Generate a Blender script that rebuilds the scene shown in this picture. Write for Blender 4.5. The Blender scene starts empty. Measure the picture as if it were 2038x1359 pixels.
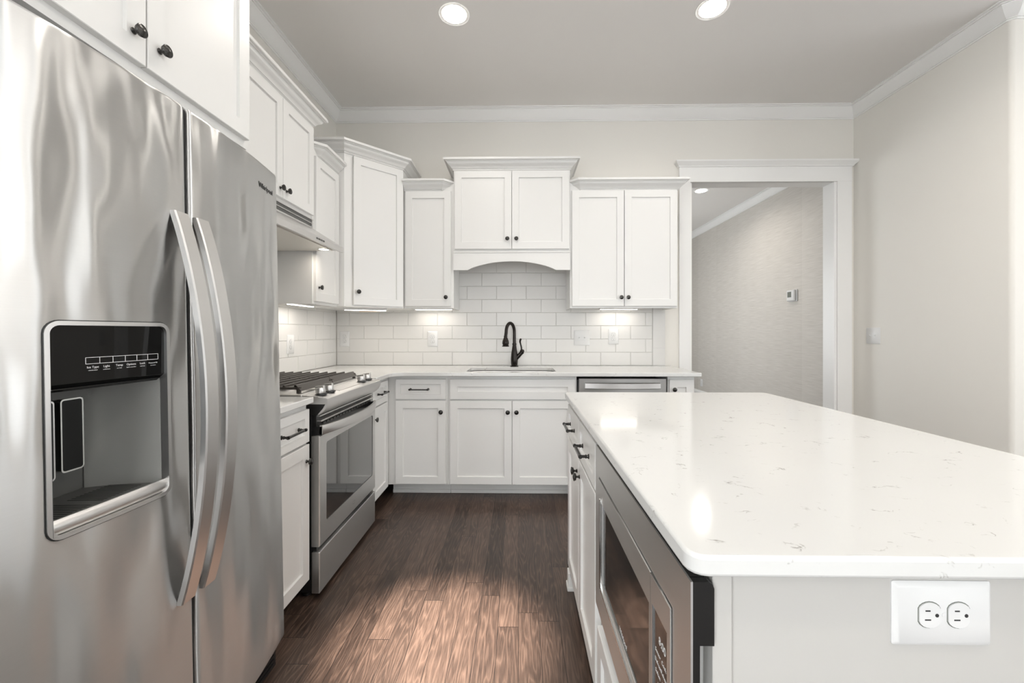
import bpy, bmesh, math, random
from mathutils import Vector, Matrix
I = 0.0254
R = math.radians
PI = math.pi
random.seed(7)
scn = bpy.context.scene
COL = scn.collection

# ------------------------------------------------------------------ camera, world, exposure
CAMZ = 48.6
cam_d = bpy.data.cameras.new('camera')
cam = bpy.data.objects.new('camera', cam_d)
COL.objects.link(cam)
cam.location = (0, 0, CAMZ * I)
cam.rotation_euler = (R(90), 0, math.atan(13 / 820))
cam_d.sensor_fit = 'HORIZONTAL'
cam_d.sensor_width = 36.0
cam_d.lens = 820 / 2038 * 36.0
cam_d.shift_y = -19.5 / 2038
cam_d.clip_start = 0.02
scn.camera = cam
scn.view_settings.view_transform = 'Standard'
scn.view_settings.look = 'None'
scn.view_settings.gamma = 1.0
scn.view_settings.use_curve_mapping = False
scn.view_settings.exposure = 0.56
w = bpy.data.worlds.new('world')
scn.world = w
w.use_nodes = True
w.node_tree.nodes['Background'].inputs[0].default_value = (0.75, 0.85, 1.0, 1)
w.node_tree.nodes['Background'].inputs[1].default_value = 1.0


def area(name, x, y, z, sx, sy, watts, col, rot, shape='RECTANGLE', spread=180):
    d = bpy.data.lights.new(name, 'AREA')
    d.shape = shape
    d.size = sx * I
    if shape in ('RECTANGLE', 'ELLIPSE'):
        d.size_y = sy * I
    d.energy = watts
    d.color = col
    d.spread = R(spread)
    o = bpy.data.objects.new(name, d)
    o.location = (x * I, y * I, z * I)
    o.rotation_euler = rot
    COL.objects.link(o)
    return o


DAY = (0.93, 0.97, 1.0)
WARM = (1.0, 0.93, 0.85)
# glow of the unseen panes built below, tuned wall by wall to light the room
GLOW_REAR, GLOW_SIDE, GLOW_LEFT, GLOW_FRONT, GLOW_HALL = (3.1, 1.9, 0.6), 4.4, 9.0, 3.7, 6.2


# ------------------------------------------------------------------ material helpers
def newmat(name):
    m = bpy.data.materials.new(name)
    m.use_nodes = True
    nt = m.node_tree
    return m, nt, nt.nodes['Principled BSDF']


def N(nt, kind, **kw):
    n = nt.nodes.new(kind)
    for k, v in kw.items():
        if hasattr(n, k):
            setattr(n, k, v)
        else:
            n.inputs[k].default_value = v
    return n


def L(nt, a, b):
    nt.links.new(a, b)


def plain(name, col, rough=0.5, metal=0.0, bump=0.0, bscale=300, coat=0.0, spec=None, emit=None, estr=0):
    m, nt, b = newmat(name)
    b.inputs['Base Color'].default_value = (*col, 1)
    b.inputs['Roughness'].default_value = rough
    b.inputs['Metallic'].default_value = metal
    b.inputs['Coat Weight'].default_value = coat
    if spec is not None:
        b.inputs['Specular IOR Level'].default_value = spec
    if emit:
        b.inputs['Emission Color'].default_value = (*emit, 1)
        b.inputs['Emission Strength'].default_value = estr
    tc = N(nt, 'ShaderNodeTexCoord')
    no = N(nt, 'ShaderNodeTexNoise')
    no.inputs['Scale'].default_value = bscale
    L(nt, tc.outputs['Object'], no.inputs['Vector'])
    if bump:
        bp = N(nt, 'ShaderNodeBump')
        bp.inputs['Strength'].default_value = bump
        bp.inputs['Distance'].default_value = 0.001
        L(nt, no.outputs['Fac'], bp.inputs['Height'])
        L(nt, bp.outputs['Normal'], b.inputs['Normal'])
    else:
        mr = N(nt, 'ShaderNodeMapRange')
        mr.inputs['To Min'].default_value = max(0, rough - 0.03)
        mr.inputs['To Max'].default_value = rough + 0.03
        L(nt, no.outputs['Fac'], mr.inputs['Value'])
        L(nt, mr.outputs['Result'], b.inputs['Roughness'])
    return m


def steel_mat(name, col, rough, aniso=0.75, axis='Y', wav=0.0, streak=0.10, arot=0.0):
    """brushed stainless: fine lines along one axis, reflections drawn out across them"""
    m, nt, b = newmat(name)
    b.inputs['Metallic'].default_value = 1.0
    b.inputs['Anisotropic'].default_value = aniso
    b.inputs['Anisotropic Rotation'].default_value = arot
    tg = N(nt, 'ShaderNodeTangent', direction_type='RADIAL', axis='Z')
    L(nt, tg.outputs[0], b.inputs['Tangent'])
    tc = N(nt, 'ShaderNodeTexCoord')
    mp = N(nt, 'ShaderNodeMapping')
    mp.inputs['Scale'].default_value = (6, 6, 900) if axis == 'Y' else (900, 900, 6)
    L(nt, tc.outputs['Object'], mp.inputs['Vector'])
    no = N(nt, 'ShaderNodeTexNoise')
    no.inputs['Scale'].default_value = 1.0
    no.inputs['Detail'].default_value = 3.0
    L(nt, mp.outputs[0], no.inputs['Vector'])
    mr = N(nt, 'ShaderNodeMapRange')
    mr.inputs['To Min'].default_value = rough - streak / 2
    mr.inputs['To Max'].default_value = rough + streak / 2
    L(nt, no.outputs['Fac'], mr.inputs['Value'])
    L(nt, mr.outputs[0], b.inputs['Roughness'])
    rp = N(nt, 'ShaderNodeMapRange')
    rp.inputs['To Min'].default_value = 0.97
    rp.inputs['To Max'].default_value = 1.03
    L(nt, no.outputs['Fac'], rp.inputs['Value'])
    mx = N(nt, 'ShaderNodeVectorMath', operation='SCALE')
    mx.inputs[0].default_value = col
    L(nt, rp.outputs[0], mx.inputs['Scale'])
    L(nt, mx.outputs[0], b.inputs['Base Color'])
    bp = N(nt, 'ShaderNodeBump')
    bp.inputs['Strength'].default_value = 0.03
    bp.inputs['Distance'].default_value = 0.0001
    L(nt, no.outputs['Fac'], bp.inputs['Height'])
    last = bp
    if wav:
        n2 = N(nt, 'ShaderNodeTexNoise')
        n2.inputs['Scale'].default_value = 4.2
        n2.inputs['Detail'].default_value = 0.5
        m2 = N(nt, 'ShaderNodeMapping')
        m2.inputs['Scale'].default_value = (2.3, 2.3, 0.75)
        L(nt, tc.outputs['Object'], m2.inputs['Vector'])
        L(nt, m2.outputs[0], n2.inputs['Vector'])
        b2 = N(nt, 'ShaderNodeBump')
        b2.inputs['Strength'].default_value = 1.0
        b2.inputs['Distance'].default_value = wav
        L(nt, n2.outputs['Fac'], b2.inputs['Height'])
        L(nt, bp.outputs['Normal'], b2.inputs['Normal'])
        last = b2
    L(nt, last.outputs['Normal'], b.inputs['Normal'])
    return m


def mathn(nt, op, a, b=None, c=None):
    n = N(nt, 'ShaderNodeMath', operation=op)
    for i, v in enumerate((a, b, c)):
        if v is None:
            continue
        if isinstance(v, (int, float)):
            n.inputs[i].default_value = v
        else:
            L(nt, v, n.inputs[i])
    return n.outputs[0]


def floor_mat():
    m, nt, b = newmat('dark stained oak planks')
    tc = N(nt, 'ShaderNodeTexCoord')
    sp = N(nt, 'ShaderNodeSeparateXYZ')
    L(nt, tc.outputs['Object'], sp.inputs[0])
    PW = 3.4 * I
    u = mathn(nt, 'DIVIDE', sp.outputs['X'], PW)
    row = mathn(nt, 'FLOOR', u)
    fu = mathn(nt, 'FRACT', u)
    wn = N(nt, 'ShaderNodeTexWhiteNoise', noise_dimensions='1D')
    L(nt, row, wn.inputs['W'])
    yo = mathn(nt, 'MULTIPLY_ADD', wn.outputs['Value'], 2.3, sp.outputs['Y'])
    v = mathn(nt, 'DIVIDE', yo, 1.05)
    colm = mathn(nt, 'FLOOR', v)
    fv = mathn(nt, 'FRACT', v)
    cb = N(nt, 'ShaderNodeCombineXYZ')
    L(nt, row, cb.inputs[0])
    L(nt, colm, cb.inputs[1])
    w2 = N(nt, 'ShaderNodeTexWhiteNoise', noise_dimensions='2D')
    L(nt, cb.outputs[0], w2.inputs['Vector'])
    rnd = w2.outputs['Value']
    # per-plank shifted coordinates
    off = N(nt, 'ShaderNodeVectorMath', operation='MULTIPLY_ADD')
    L(nt, w2.outputs['Color'], off.inputs[0])
    off.inputs[1].default_value = (7, 11, 5)
    L(nt, tc.outputs['Object'], off.inputs[2])
    # cathedral grain: rings of a long noise field
    mp = N(nt, 'ShaderNodeMapping')
    mp.inputs['Scale'].default_value = (11, 1.0, 1)
    L(nt, off.outputs[0], mp.inputs['Vector'])
    n1 = N(nt, 'ShaderNodeTexNoise')
    n1.inputs['Scale'].default_value = 1.6
    n1.inputs['Detail'].default_value = 2.2
    n1.inputs['Roughness'].default_value = 0.45
    L(nt, mp.outputs[0], n1.inputs['Vector'])
    ring = mathn(nt, 'FRACT', mathn(nt, 'MULTIPLY', n1.outputs['Fac'], 13.0))
    tri = mathn(nt, 'ABSOLUTE', mathn(nt, 'SUBTRACT', mathn(nt, 'MULTIPLY', ring, 2.0), 1.0))
    grain = mathn(nt, 'POWER', tri, 2.4)
    # fine pores
    mp2 = N(nt, 'ShaderNodeMapping')
    mp2.inputs['Scale'].default_value = (420, 16, 1)
    L(nt, off.outputs[0], mp2.inputs['Vector'])
    n2 = N(nt, 'ShaderNodeTexNoise')
    n2.inputs['Scale'].default_value = 1.0
    n2.inputs['Detail'].default_value = 4
    L(nt, mp2.outputs[0], n2.inputs['Vector'])
    # mottling
    n3 = N(nt, 'ShaderNodeTexNoise')
    n3.inputs['Scale'].default_value = 9
    n3.inputs['Detail'].default_value = 3
    L(nt, off.outputs[0], n3.inputs['Vector'])
    s = mathn(nt, 'MULTIPLY', grain, 0.27)
    s = mathn(nt, 'MULTIPLY_ADD', n2.outputs['Fac'], 0.62, s)
    s = mathn(nt, 'MULTIPLY_ADD', rnd, 0.22, s)
    s = mathn(nt, 'MULTIPLY_ADD', n3.outputs['Fac'], 0.22, s)
    cr = N(nt, 'ShaderNodeValToRGB')
    cr.color_ramp.elements[0].position = 0.28
    cr.color_ramp.elements[0].color = (0.012, 0.0075, 0.006, 1)
    cr.color_ramp.elements[1].position = 0.98
    cr.color_ramp.elements[1].color = (0.15, 0.098, 0.074, 1)
    e = cr.color_ramp.elements.new(0.55)
    e.color = (0.056, 0.035, 0.026, 1)
    L(nt, s, cr.inputs[0])
    # seams
    eu = mathn(nt, 'MINIMUM', fu, mathn(nt, 'SUBTRACT', 1.0, fu))
    ev = mathn(nt, 'MINIMUM', fv, mathn(nt, 'SUBTRACT', 1.0, fv))
    su = mathn(nt, 'GREATER_THAN', eu, 0.012)
    sv = mathn(nt, 'GREATER_THAN', ev, 0.0011)
    seam = mathn(nt, 'MULTIPLY', su, sv)
    mx = N(nt, 'ShaderNodeMix', data_type='RGBA')
    mx.inputs[6].default_value = (0.008, 0.005, 0.004, 1)
    L(nt, seam, mx.inputs[0])
    L(nt, cr.outputs[0], mx.inputs[7])
    L(nt, mx.outputs[2], b.inputs['Base Color'])
    rg = mathn(nt, 'MULTIPLY_ADD', n2.outputs['Fac'], 0.22, 0.25)
    L(nt, rg, b.inputs['Roughness'])
    h = mathn(nt, 'MULTIPLY_ADD', grain, -0.35, mathn(nt, 'MULTIPLY', seam, 1.4))
    h = mathn(nt, 'MULTIPLY_ADD', n2.outputs['Fac'], 0.5, h)
    bp = N(nt, 'ShaderNodeBump')
    bp.inputs['Strength'].default_value = 0.55
    bp.inputs['Distance'].default_value = 0.0009
    L(nt, h, bp.inputs['Height'])
    L(nt, bp.outputs['Normal'], b.inputs['Normal'])
    b.inputs['Specular IOR Level'].default_value = 0.55
    return m


def quartz_mat():
    m, nt, b = newmat('white veined quartz')
    tc = N(nt, 'ShaderNodeTexCoord')
    n0 = N(nt, 'ShaderNodeTexNoise')
    n0.inputs['Scale'].default_value = 9
    n0.inputs['Detail'].default_value = 4
    L(nt, tc.outputs['Object'], n0.inputs['Vector'])
    wv = N(nt, 'ShaderNodeVectorMath', operation='MULTIPLY_ADD')
    L(nt, n0.outputs['Color'], wv.inputs[0])
    wv.inputs[1].default_value = (0.16, 0.16, 0.16)
    L(nt, tc.outputs['Object'], wv.inputs[2])
    mp = N(nt, 'ShaderNodeMapping')
    mp.inputs['Scale'].default_value = (5, 11, 9)
    mp.inputs['Rotation'].default_value = (0, 0, R(-22))
    L(nt, wv.outputs[0], mp.inputs['Vector'])
    vo = N(nt, 'ShaderNodeTexNoise')
    vo.inputs['Scale'].default_value = 1.3
    vo.inputs['Detail'].default_value = 5
    L(nt, mp.outputs[0], vo.inputs['Vector'])
    d = mathn(nt, 'ABSOLUTE', mathn(nt, 'SUBTRACT', vo.outputs['Fac'], 0.5))
    line = N(nt, 'ShaderNodeMapRange')
    line.inputs['From Min'].default_value = 0.0
    line.inputs['From Max'].default_value = 0.011
    line.inputs['To Min'].default_value = 1.0
    line.inputs['To Max'].default_value = 0.0
    L(nt, d, line.inputs['Value'])
    # broken up so only short flecks remain
    n3 = N(nt, 'ShaderNodeTexNoise')
    n3.inputs['Scale'].default_value = 17
    n3.inputs['Detail'].default_value = 4
    n3.inputs['Roughness'].default_value = 0.7
    L(nt, tc.outputs['Object'], n3.inputs['Vector'])
    mk = N(nt, 'ShaderNodeMapRange')
    mk.inputs['From Min'].default_value = 0.54
    mk.inputs['From Max'].default_value = 0.64
    L(nt, n3.outputs['Fac'], mk.inputs['Value'])
    f = mathn(nt, 'MULTIPLY', line.outputs[0], mk.outputs[0])
    f = mathn(nt, 'MULTIPLY', f, 0.8)
    mx = N(nt, 'ShaderNodeMix', data_type='RGBA')
    mx.inputs[6].default_value = (0.665, 0.665, 0.652, 1)
    mx.inputs[7].default_value = (0.22, 0.20, 0.18, 1)
    L(nt, f, mx.inputs[0])
    L(nt, mx.outputs[2], b.inputs['Base Color'])
    b.inputs['Roughness'].default_value = 0.10
    b.inputs['Specular IOR Level'].default_value = 0.5
    return m


def grass_mat():
    m, nt, b = newmat('beige grasscloth wallpaper')
    tc = N(nt, 'ShaderNodeTexCoord')
    mp = N(nt, 'ShaderNodeMapping')
    mp.inputs['Scale'].default_value = (5, 5, 230)
    L(nt, tc.outputs['Object'], mp.inputs['Vector'])
    n1 = N(nt, 'ShaderNodeTexNoise')
    n1.inputs['Scale'].default_value = 1
    n1.inputs['Detail'].default_value = 5
    L(nt, mp.outputs[0], n1.inputs['Vector'])
    sp = N(nt, 'ShaderNodeSeparateXYZ')
    L(nt, tc.outputs['Object'], sp.inputs[0])
    pn = mathn(nt, 'FLOOR', mathn(nt, 'DIVIDE', sp.outputs['Y'], 0.72))
    wn = N(nt, 'ShaderNodeTexWhiteNoise', noise_dimensions='1D')
    L(nt, pn, wn.inputs['W'])
    s = mathn(nt, 'MULTIPLY_ADD', wn.outputs['Value'], 0.22, mathn(nt, 'MULTIPLY', n1.outputs['Fac'], 0.9))
    cr = N(nt, 'ShaderNodeValToRGB')
    cr.color_ramp.elements[0].position = 0.2
    cr.color_ramp.elements[0].color = (0.42, 0.39, 0.35, 1)
    cr.color_ramp.elements[1].position = 0.85
    cr.color_ramp.elements[1].color = (0.66, 0.63, 0.585, 1)
    L(nt, s, cr.inputs[0])
    L(nt, cr.outputs[0], b.inputs['Base Color'])
    b.inputs['Roughness'].default_value = 0.75
    bp = N(nt, 'ShaderNodeBump')
    bp.inputs['Strength'].default_value = 0.4
    bp.inputs['Distance'].default_value = 0.001
    L(nt, n1.outputs['Fac'], bp.inputs['Height'])
    L(nt, bp.outputs['Normal'], b.inputs['Normal'])
    return m


M = {}
M['cab'] = plain('white cabinet paint', (0.76, 0.755, 0.74), 0.32)
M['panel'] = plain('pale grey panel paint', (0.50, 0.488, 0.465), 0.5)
M['trim'] = plain('white trim paint', (0.83, 0.825, 0.81), 0.35)
M['wall'] = plain('greige wall paint', (0.755, 0.732, 0.685), 0.6, bump=0.08, bscale=500)
M['ceil'] = plain('greige ceiling paint', (0.82, 0.80, 0.775), 0.8, bump=0.08, bscale=400)
M['floor'] = floor_mat()
M['quartz'] = quartz_mat()
M['grass'] = grass_mat()
M['tile'] = plain('glazed pale grey tile', (0.68, 0.67, 0.65), 0.24)
M['grout'] = plain('pale grout', (0.62, 0.61, 0.585), 0.85)
M['steel'] = steel_mat('brushed stainless door', (0.64, 0.64, 0.635), 0.37, 0.98, wav=0.03, arot=0.25, streak=0.04)
M['steel2'] = steel_mat('brushed stainless trim', (0.66, 0.655, 0.645), 0.42, 0.7, arot=0.25, streak=0.04)
M['steel_lt'] = plain('satin stainless', (0.68, 0.67, 0.66), 0.36, 1.0)
M['recess'] = plain('satin grey recess lining', (0.68, 0.68, 0.65), 0.42, 0.6)
M['chrome'] = plain('bright stainless edge', (0.8, 0.8, 0.79), 0.12, 1.0)
M['steel_dk'] = steel_mat('darker brushed stainless', (0.42, 0.415, 0.405), 0.35, 0.6, arot=0.25, streak=0.04)
M['filter'] = plain('pale aluminium filter', (0.78, 0.76, 0.71), 0.4, 0.2)
M['hlens'] = plain('warm lit hood lamp', (0.9, 0.9, 0.9), 0.5, emit=(1, 0.93, 0.82), estr=14)
M['sink'] = plain('brushed sink steel', (0.62, 0.62, 0.61), 0.3, 1.0)
M['dgrey'] = plain('dark grey plastic', (0.085, 0.085, 0.08), 0.35)
M['black'] = plain('black plastic', (0.012, 0.012, 0.012), 0.3)
M['bglass'] = plain('black glass', (0.005, 0.005, 0.005), 0.05, spec=0.3)
M['oglass'] = plain('tinted oven glass', (0.03, 0.03, 0.03), 0.04, spec=1.0, coat=1.0)
M['iron'] = plain('cast iron', (0.05, 0.043, 0.037), 0.42, bump=0.2, bscale=900)
M['pewter'] = plain('dark pewter hardware', (0.062, 0.060, 0.057), 0.26, 0.9)
M['bronze'] = plain('black bronze faucet', (0.022, 0.018, 0.016), 0.22, 0.7)
M['plate'] = plain('white plastic plate', (0.70, 0.70, 0.695), 0.3)
M['slot'] = plain('dark slot', (0.02, 0.02, 0.02), 0.6)
M['ink'] = plain('pale grey print', (0.75, 0.75, 0.75), 0.6)
M['lens'] = plain('lit lens', (0.9, 0.9, 0.9), 0.5, emit=(1, 0.96, 0.9), estr=26)
M['ulens'] = plain('lit strip lens', (0.9, 0.9, 0.9), 0.5, emit=(1, 0.93, 0.83), estr=6)
M['lcd_shade'] = plain('grey screen and gap shade', (0.16, 0.17, 0.15), 0.3)  # thermostat screen, and the painted shade rings of the outlets
def pane_glow(strength):  # emissive pane material standing in for daylight outside
    k = 'pane_glow%.2f' % strength
    if k not in M:
        M[k] = plain('glowing pane %.1f' % strength, (0.5, 0.5, 0.5), 0.9, emit=DAY, estr=strength)
    return k
M['tan'] = plain('tan plastic strip', (0.62, 0.50, 0.38), 0.5)
m, nt, b = newmat('clear window glass')
b.inputs['Transmission Weight'].default_value = 1.0
b.inputs['Roughness'].default_value = 0.0
b.inputs['IOR'].default_value = 1.05
M['glass'] = m


# ------------------------------------------------------------------ mesh builder (inches)
class MB:
    def __init__(s):
        s.v = []
        s.f = []

    def add(s, vs, fs):
        n = len(s.v)
        s.v += [tuple(p) for p in vs]
        s.f += [tuple(i + n for i in f) for f in fs]
        return s

    def box(s, x0, x1, y0, y1, z0, z1):
        vs = [(x, y, z) for z in (z0, z1) for y in (y0, y1) for x in (x0, x1)]
        return s.add(vs, [(0, 2, 3, 1), (4, 5, 7, 6), (0, 1, 5, 4), (2, 6, 7, 3), (0, 4, 6, 2), (1, 3, 7, 5)])

    def loft(s, rings, cap=True, closed=True):
        n = len(rings[0])
        vs = [p for r in rings for p in r]
        fs = []
        for k in range(len(rings) - 1):
            for i in range(n if closed else n - 1):
                j = (i + 1) % n
                fs.append((k * n + i, k * n + j, (k + 1) * n + j, (k + 1) * n + i))
        if cap:
            fs.append(tuple(range(n))[::-1])
            fs.append(tuple((len(rings) - 1) * n + i for i in range(n)))
        return s.add(vs, fs)

    def lathe(s, prof, org=(0, 0, 0), axis='z', n=20):
        """prof: list of (radius, height along axis)"""
        rings = []
        for r, h in prof:
            r = max(r, 1e-3)
            ring = []
            for i in range(n):
                a = 2 * PI * i / n
                c, q = r * math.cos(a), r * math.sin(a)
                if axis == 'z':
                    p = (c, q, h)
                elif axis == '-y':
                    p = (c, -h, q)
                else:
                    p = (h, c, q)
                ring.append(tuple(p[k] + org[k] for k in range(3)))
            rings.append(ring)
        return s.loft(rings)

    def tube(s, pts, rad, n=12):
        """round tube through 3-D points; rad number or list"""
        P = [Vector(p) for p in pts]
        rings = []
        up = Vector((0.13, 0.97, 0.21)).normalized()
        for i, p in enumerate(P):
            t = (P[min(i + 1, len(P) - 1)] - P[max(i - 1, 0)]).normalized()
            a = (up - t * up.dot(t)).normalized()
            up = a
            b_ = t.cross(a)
            r = rad[i] if isinstance(rad, (list, tuple)) else rad
            rings.append([tuple(p + a * (r * math.cos(2 * PI * k / n)) + b_ * (r * math.sin(2 * PI * k / n))) for k in range(n)])
        return s.loft(rings)

    def bar(s, a, b_, w_, h, up=(0, 0, 1)):
        a, b_ = Vector(a), Vector(b_)
        t = (b_ - a).normalized()
        sd = t.cross(Vector(up)).normalized() * (w_ / 2)
        u = sd.cross(t).normalized() * (h / 2)
        r = lambda p: [tuple(p - sd - u), tuple(p + sd - u), tuple(p + sd + u), tuple(p - sd + u)]
        return s.loft([r(a), r(b_)])

    def sweep(s, path, prof, z=0.0):
        """mitred sweep of a closed profile [(outward, up)] along a plan polyline; outward is to the right of travel"""
        nrm = []
        for i in range(len(path) - 1):
            dx, dy = path[i + 1][0] - path[i][0], path[i + 1][1] - path[i][1]
            l = math.hypot(dx, dy)
            nrm.append((dy / l, -dx / l))
        rings = []
        for i, p in enumerate(path):
            if i == 0:
                m_ = nrm[0]
            elif i == len(path) - 1:
                m_ = nrm[-1]
            else:
                a, b_ = nrm[i - 1], nrm[i]
                d = 1 + a[0] * b_[0] + a[1] * b_[1]
                m_ = ((a[0] + b_[0]) / d, (a[1] + b_[1]) / d)
            rings.append([(p[0] + m_[0] * o, p[1] + m_[1] * o, z + h) for o, h in prof])
        return s.loft(rings)

    def prism(s, poly, z0, z1):
        return s.loft([[(x, y, z0) for x, y in poly], [(x, y, z1) for x, y in poly]])

    def prism_xz(s, poly, y0, y1):
        return s.loft([[(x, y0, z) for x, z in poly], [(x, y1, z) for x, z in poly]])

    def rbox(s, x0, x1, y0, y1, z0, z1, e=0.06):
        """box with chamfered edges"""
        def ring(d, z):
            return [(x0 + d, y0 + e, z), (x0 + e, y0 + d, z), (x1 - e, y0 + d, z), (x1 - d, y0 + e, z),
                    (x1 - d, y1 - e, z), (x1 - e, y1 - d, z), (x0 + e, y1 - d, z), (x0 + d, y1 - e, z)]
        def ring2(z):
            return [(x0 + e, y0 + e, z), (x0 + e, y0 + e, z), (x1 - e, y0 + e, z), (x1 - e, y0 + e, z),
                    (x1 - e, y1 - e, z), (x1 - e, y1 - e, z), (x0 + e, y1 - e, z), (x0 + e, y1 - e, z)]
        k = e * 0.999
        rr = [[(x0 + k, y0 + e, z0), (x0 + e, y0 + k, z0), (x1 - e, y0 + k, z0), (x1 - k, y0 + e, z0), (x1 - k, y1 - e, z0), (x1 - e, y1 - k, z0), (x0 + e, y1 - k, z0), (x0 + k, y1 - e, z0)],
              ring(0, z0 + e), ring(0, z1 - e),
              [(x0 + k, y0 + e, z1), (x0 + e, y0 + k, z1), (x1 - e, y0 + k, z1), (x1 - k, y0 + e, z1), (x1 - k, y1 - e, z1), (x1 - e, y1 - k, z1), (x0 + e, y1 - k, z1), (x0 + k, y1 - e, z1)]]
        return s.loft(rr)

    def obj(s, name, mat, parent=None, smooth=False, sharp=38, loc=(0, 0, 0), inv=None, bevel=0):
        me = bpy.data.meshes.new(name)
        vs = s.v
        if inv is not None:
            vs = [tuple(inv @ Vector(p)) for p in vs]
        me.from_pydata([(x * I, y * I, z * I) for x, y, z in vs], [], s.f)
        bm = bmesh.new()
        bm.from_mesh(me)
        bmesh.ops.recalc_face_normals(bm, faces=bm.faces)
        bm.to_mesh(me)
        bm.free()
        me.materials.append(M[mat] if isinstance(mat, str) else mat)
        o = bpy.data.objects.new(name, me)
        o.location = tuple(c * I for c in loc)
        COL.objects.link(o)
        if parent is not None:
            o.parent = parent
        if smooth:
            for p in me.polygons:
                p.use_smooth = True
            me.set_sharp_from_angle(angle=R(sharp))
        if bevel:
            md = o.modifiers.new('bevel', 'BEVEL')
            md.width = bevel * I
            md.segments = 3
            md.limit_method = 'ANGLE'
            md.angle_limit = R(35)
            for p in me.polygons:
                p.use_smooth = True
            me.set_sharp_from_angle(angle=R(50))
        return o


def prism_holes(outer, holes, z0, z1):
    """plate with rounded holes, as an MB"""
    bm = bmesh.new()
    es = []
    for loop in [outer] + holes:
        vs = [bm.verts.new((x, y, z1)) for x, y in loop]
        for i in range(len(vs)):
            es.append(bm.edges.new((vs[i], vs[(i + 1) % len(vs)])))
    bmesh.ops.triangle_fill(bm, use_beauty=True, use_dissolve=True, edges=es)
    mb = MB()
    bm.verts.index_update()
    n = len(bm.verts)
    vs = [tuple(v.co) for v in bm.verts]
    fs = [tuple(v.index for v in f.verts) for f in bm.faces]
    bm.free()
    mb.add(vs, fs)
    mb.add([(x, y, z0) for x, y, z in vs], [f[::-1] for f in fs])
    k = 0
    for loop in [outer] + holes:
        m_ = len(loop)
        for i in range(m_):
            j = (i + 1) % m_
            mb.f.append((k + i, k + j, n + k + j, n + k + i))
        k += m_
    return mb


def rrect(x0, x1, y0, y1, r, n=6):
    pts = []
    for cx_, cy_, a0 in ((x1 - r, y1 - r, 0), (x0 + r, y1 - r, 90), (x0 + r, y0 + r, 180), (x1 - r, y0 + r, 270)):
        for i in range(n + 1):
            a = R(a0 + 90 * i / n)
            pts.append((cx_ + r * math.cos(a), cy_ + r * math.sin(a)))
    return pts


# ------------------------------------------------------------------ scene graph helpers
def thing(name, label, cat, loc=(0, 0, 0), rot=(0, 0, 0), group=None):
    o = bpy.data.objects.new(name, None)
    o.empty_display_size = 0.05
    o.location = tuple(c * I for c in loc)
    o.rotation_euler = rot
    COL.objects.link(o)
    o['label'] = label
    o['category'] = cat
    if group:
        o['group'] = group
    return o


def tag(o, label, cat, group=None):
    o['label'] = label
    o['category'] = cat
    if group:
        o['group'] = group
    return o


def struct(o):
    o['kind'] = 'structure'
    return o


LEFT, BACK, ISLE, DIAG = R(90), 0.0, R(-90), R(45)

# ================================================================== SETTING
XL, YB, XR, YE, ZC = -63.4, 142.0, 114.0, 97.0, 124.6   # left wall, back wall, right wall, entry wall, ceiling
XE, YR = 230.0, -150.0

f = MB().box(XL - 6, XE + 6, YR - 6, 345, -1.0, 0).obj('floor', 'floor')
struct(f)
c = MB().box(XL - 6, XE + 6, YR - 6, 345, ZC, ZC + 3).obj('ceiling', 'ceil')
struct(c)
DX0, DX1, DZ = 58.5, 108.0, 99.7
mb = MB().box(XL - 5, DX0, YB, YB + 4.5, 0, ZC).box(DX0, DX1, YB, YB + 4.5, DZ, ZC).box(DX1, XR, YB, YB + 4.5, 0, ZC)
struct(mb.obj('wall_back', 'wall'))

arc = [(XR + 0.9 - 0.9 * math.cos(R(a)), YE + 0.9 - 0.9 * math.sin(R(a))) for a in range(0, 91, 15)]
struct(MB().prism([(XR, YB + 4.5)] + arc + [(145, YE), (145, YE + 5), (XR + 5, YE + 5), (XR + 5, YB + 4.5)], 0, ZC).box(145, 199, YE, YE + 5, 0, 18).box(145, 199, YE, YE + 5, 98, ZC).box(199, XE, YE, YE + 5, 0, ZC).obj('wall_right', 'wall', smooth=True))
# rear wall with three windows, side wall with two
def window_wall(name, horizontal, const, a0, a1, wins, z0=26, z1=98, thick=5):
    mb = MB()
    def bx(u0, u1, q0, q1):
        if horizontal:
            mb.box(u0, u1, const - thick, const, q0, q1)
        else:
            mb.box(const, const + thick, u0, u1, q0, q1)
    bx(a0, a1, 0, z0)
    bx(a0, a1, z1, ZC)
    e = a0
    for u0, u1 in wins:
        bx(e, u0, z0, z1)
        e = u1
    bx(e, a1, z0, z1)
    struct(mb.obj(name, 'wall'))
wn_ = 0
WR = [(-46, 22), (46, 114), (138, 206)]
WS = [(-78, -22), (16, 72)]
window_wall('wall_rear', True, YR, XL, XE, WR, 5, 88)  # unseen rear openings, lowered almost to the floor to light the lower cabinets
mb = MB().box(XL - 5, XL, YR, -120, 0, ZC).box(XL - 5, XL, -50, YB, 0, ZC).box(XL - 5, XL, -120, -50, 0, 26).box(XL - 5, XL, -120, -50, 98, ZC)
struct(mb.obj('wall_left', 'wall'))
window_wall('wall_side', False, XE, YR, YE, WS)
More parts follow.
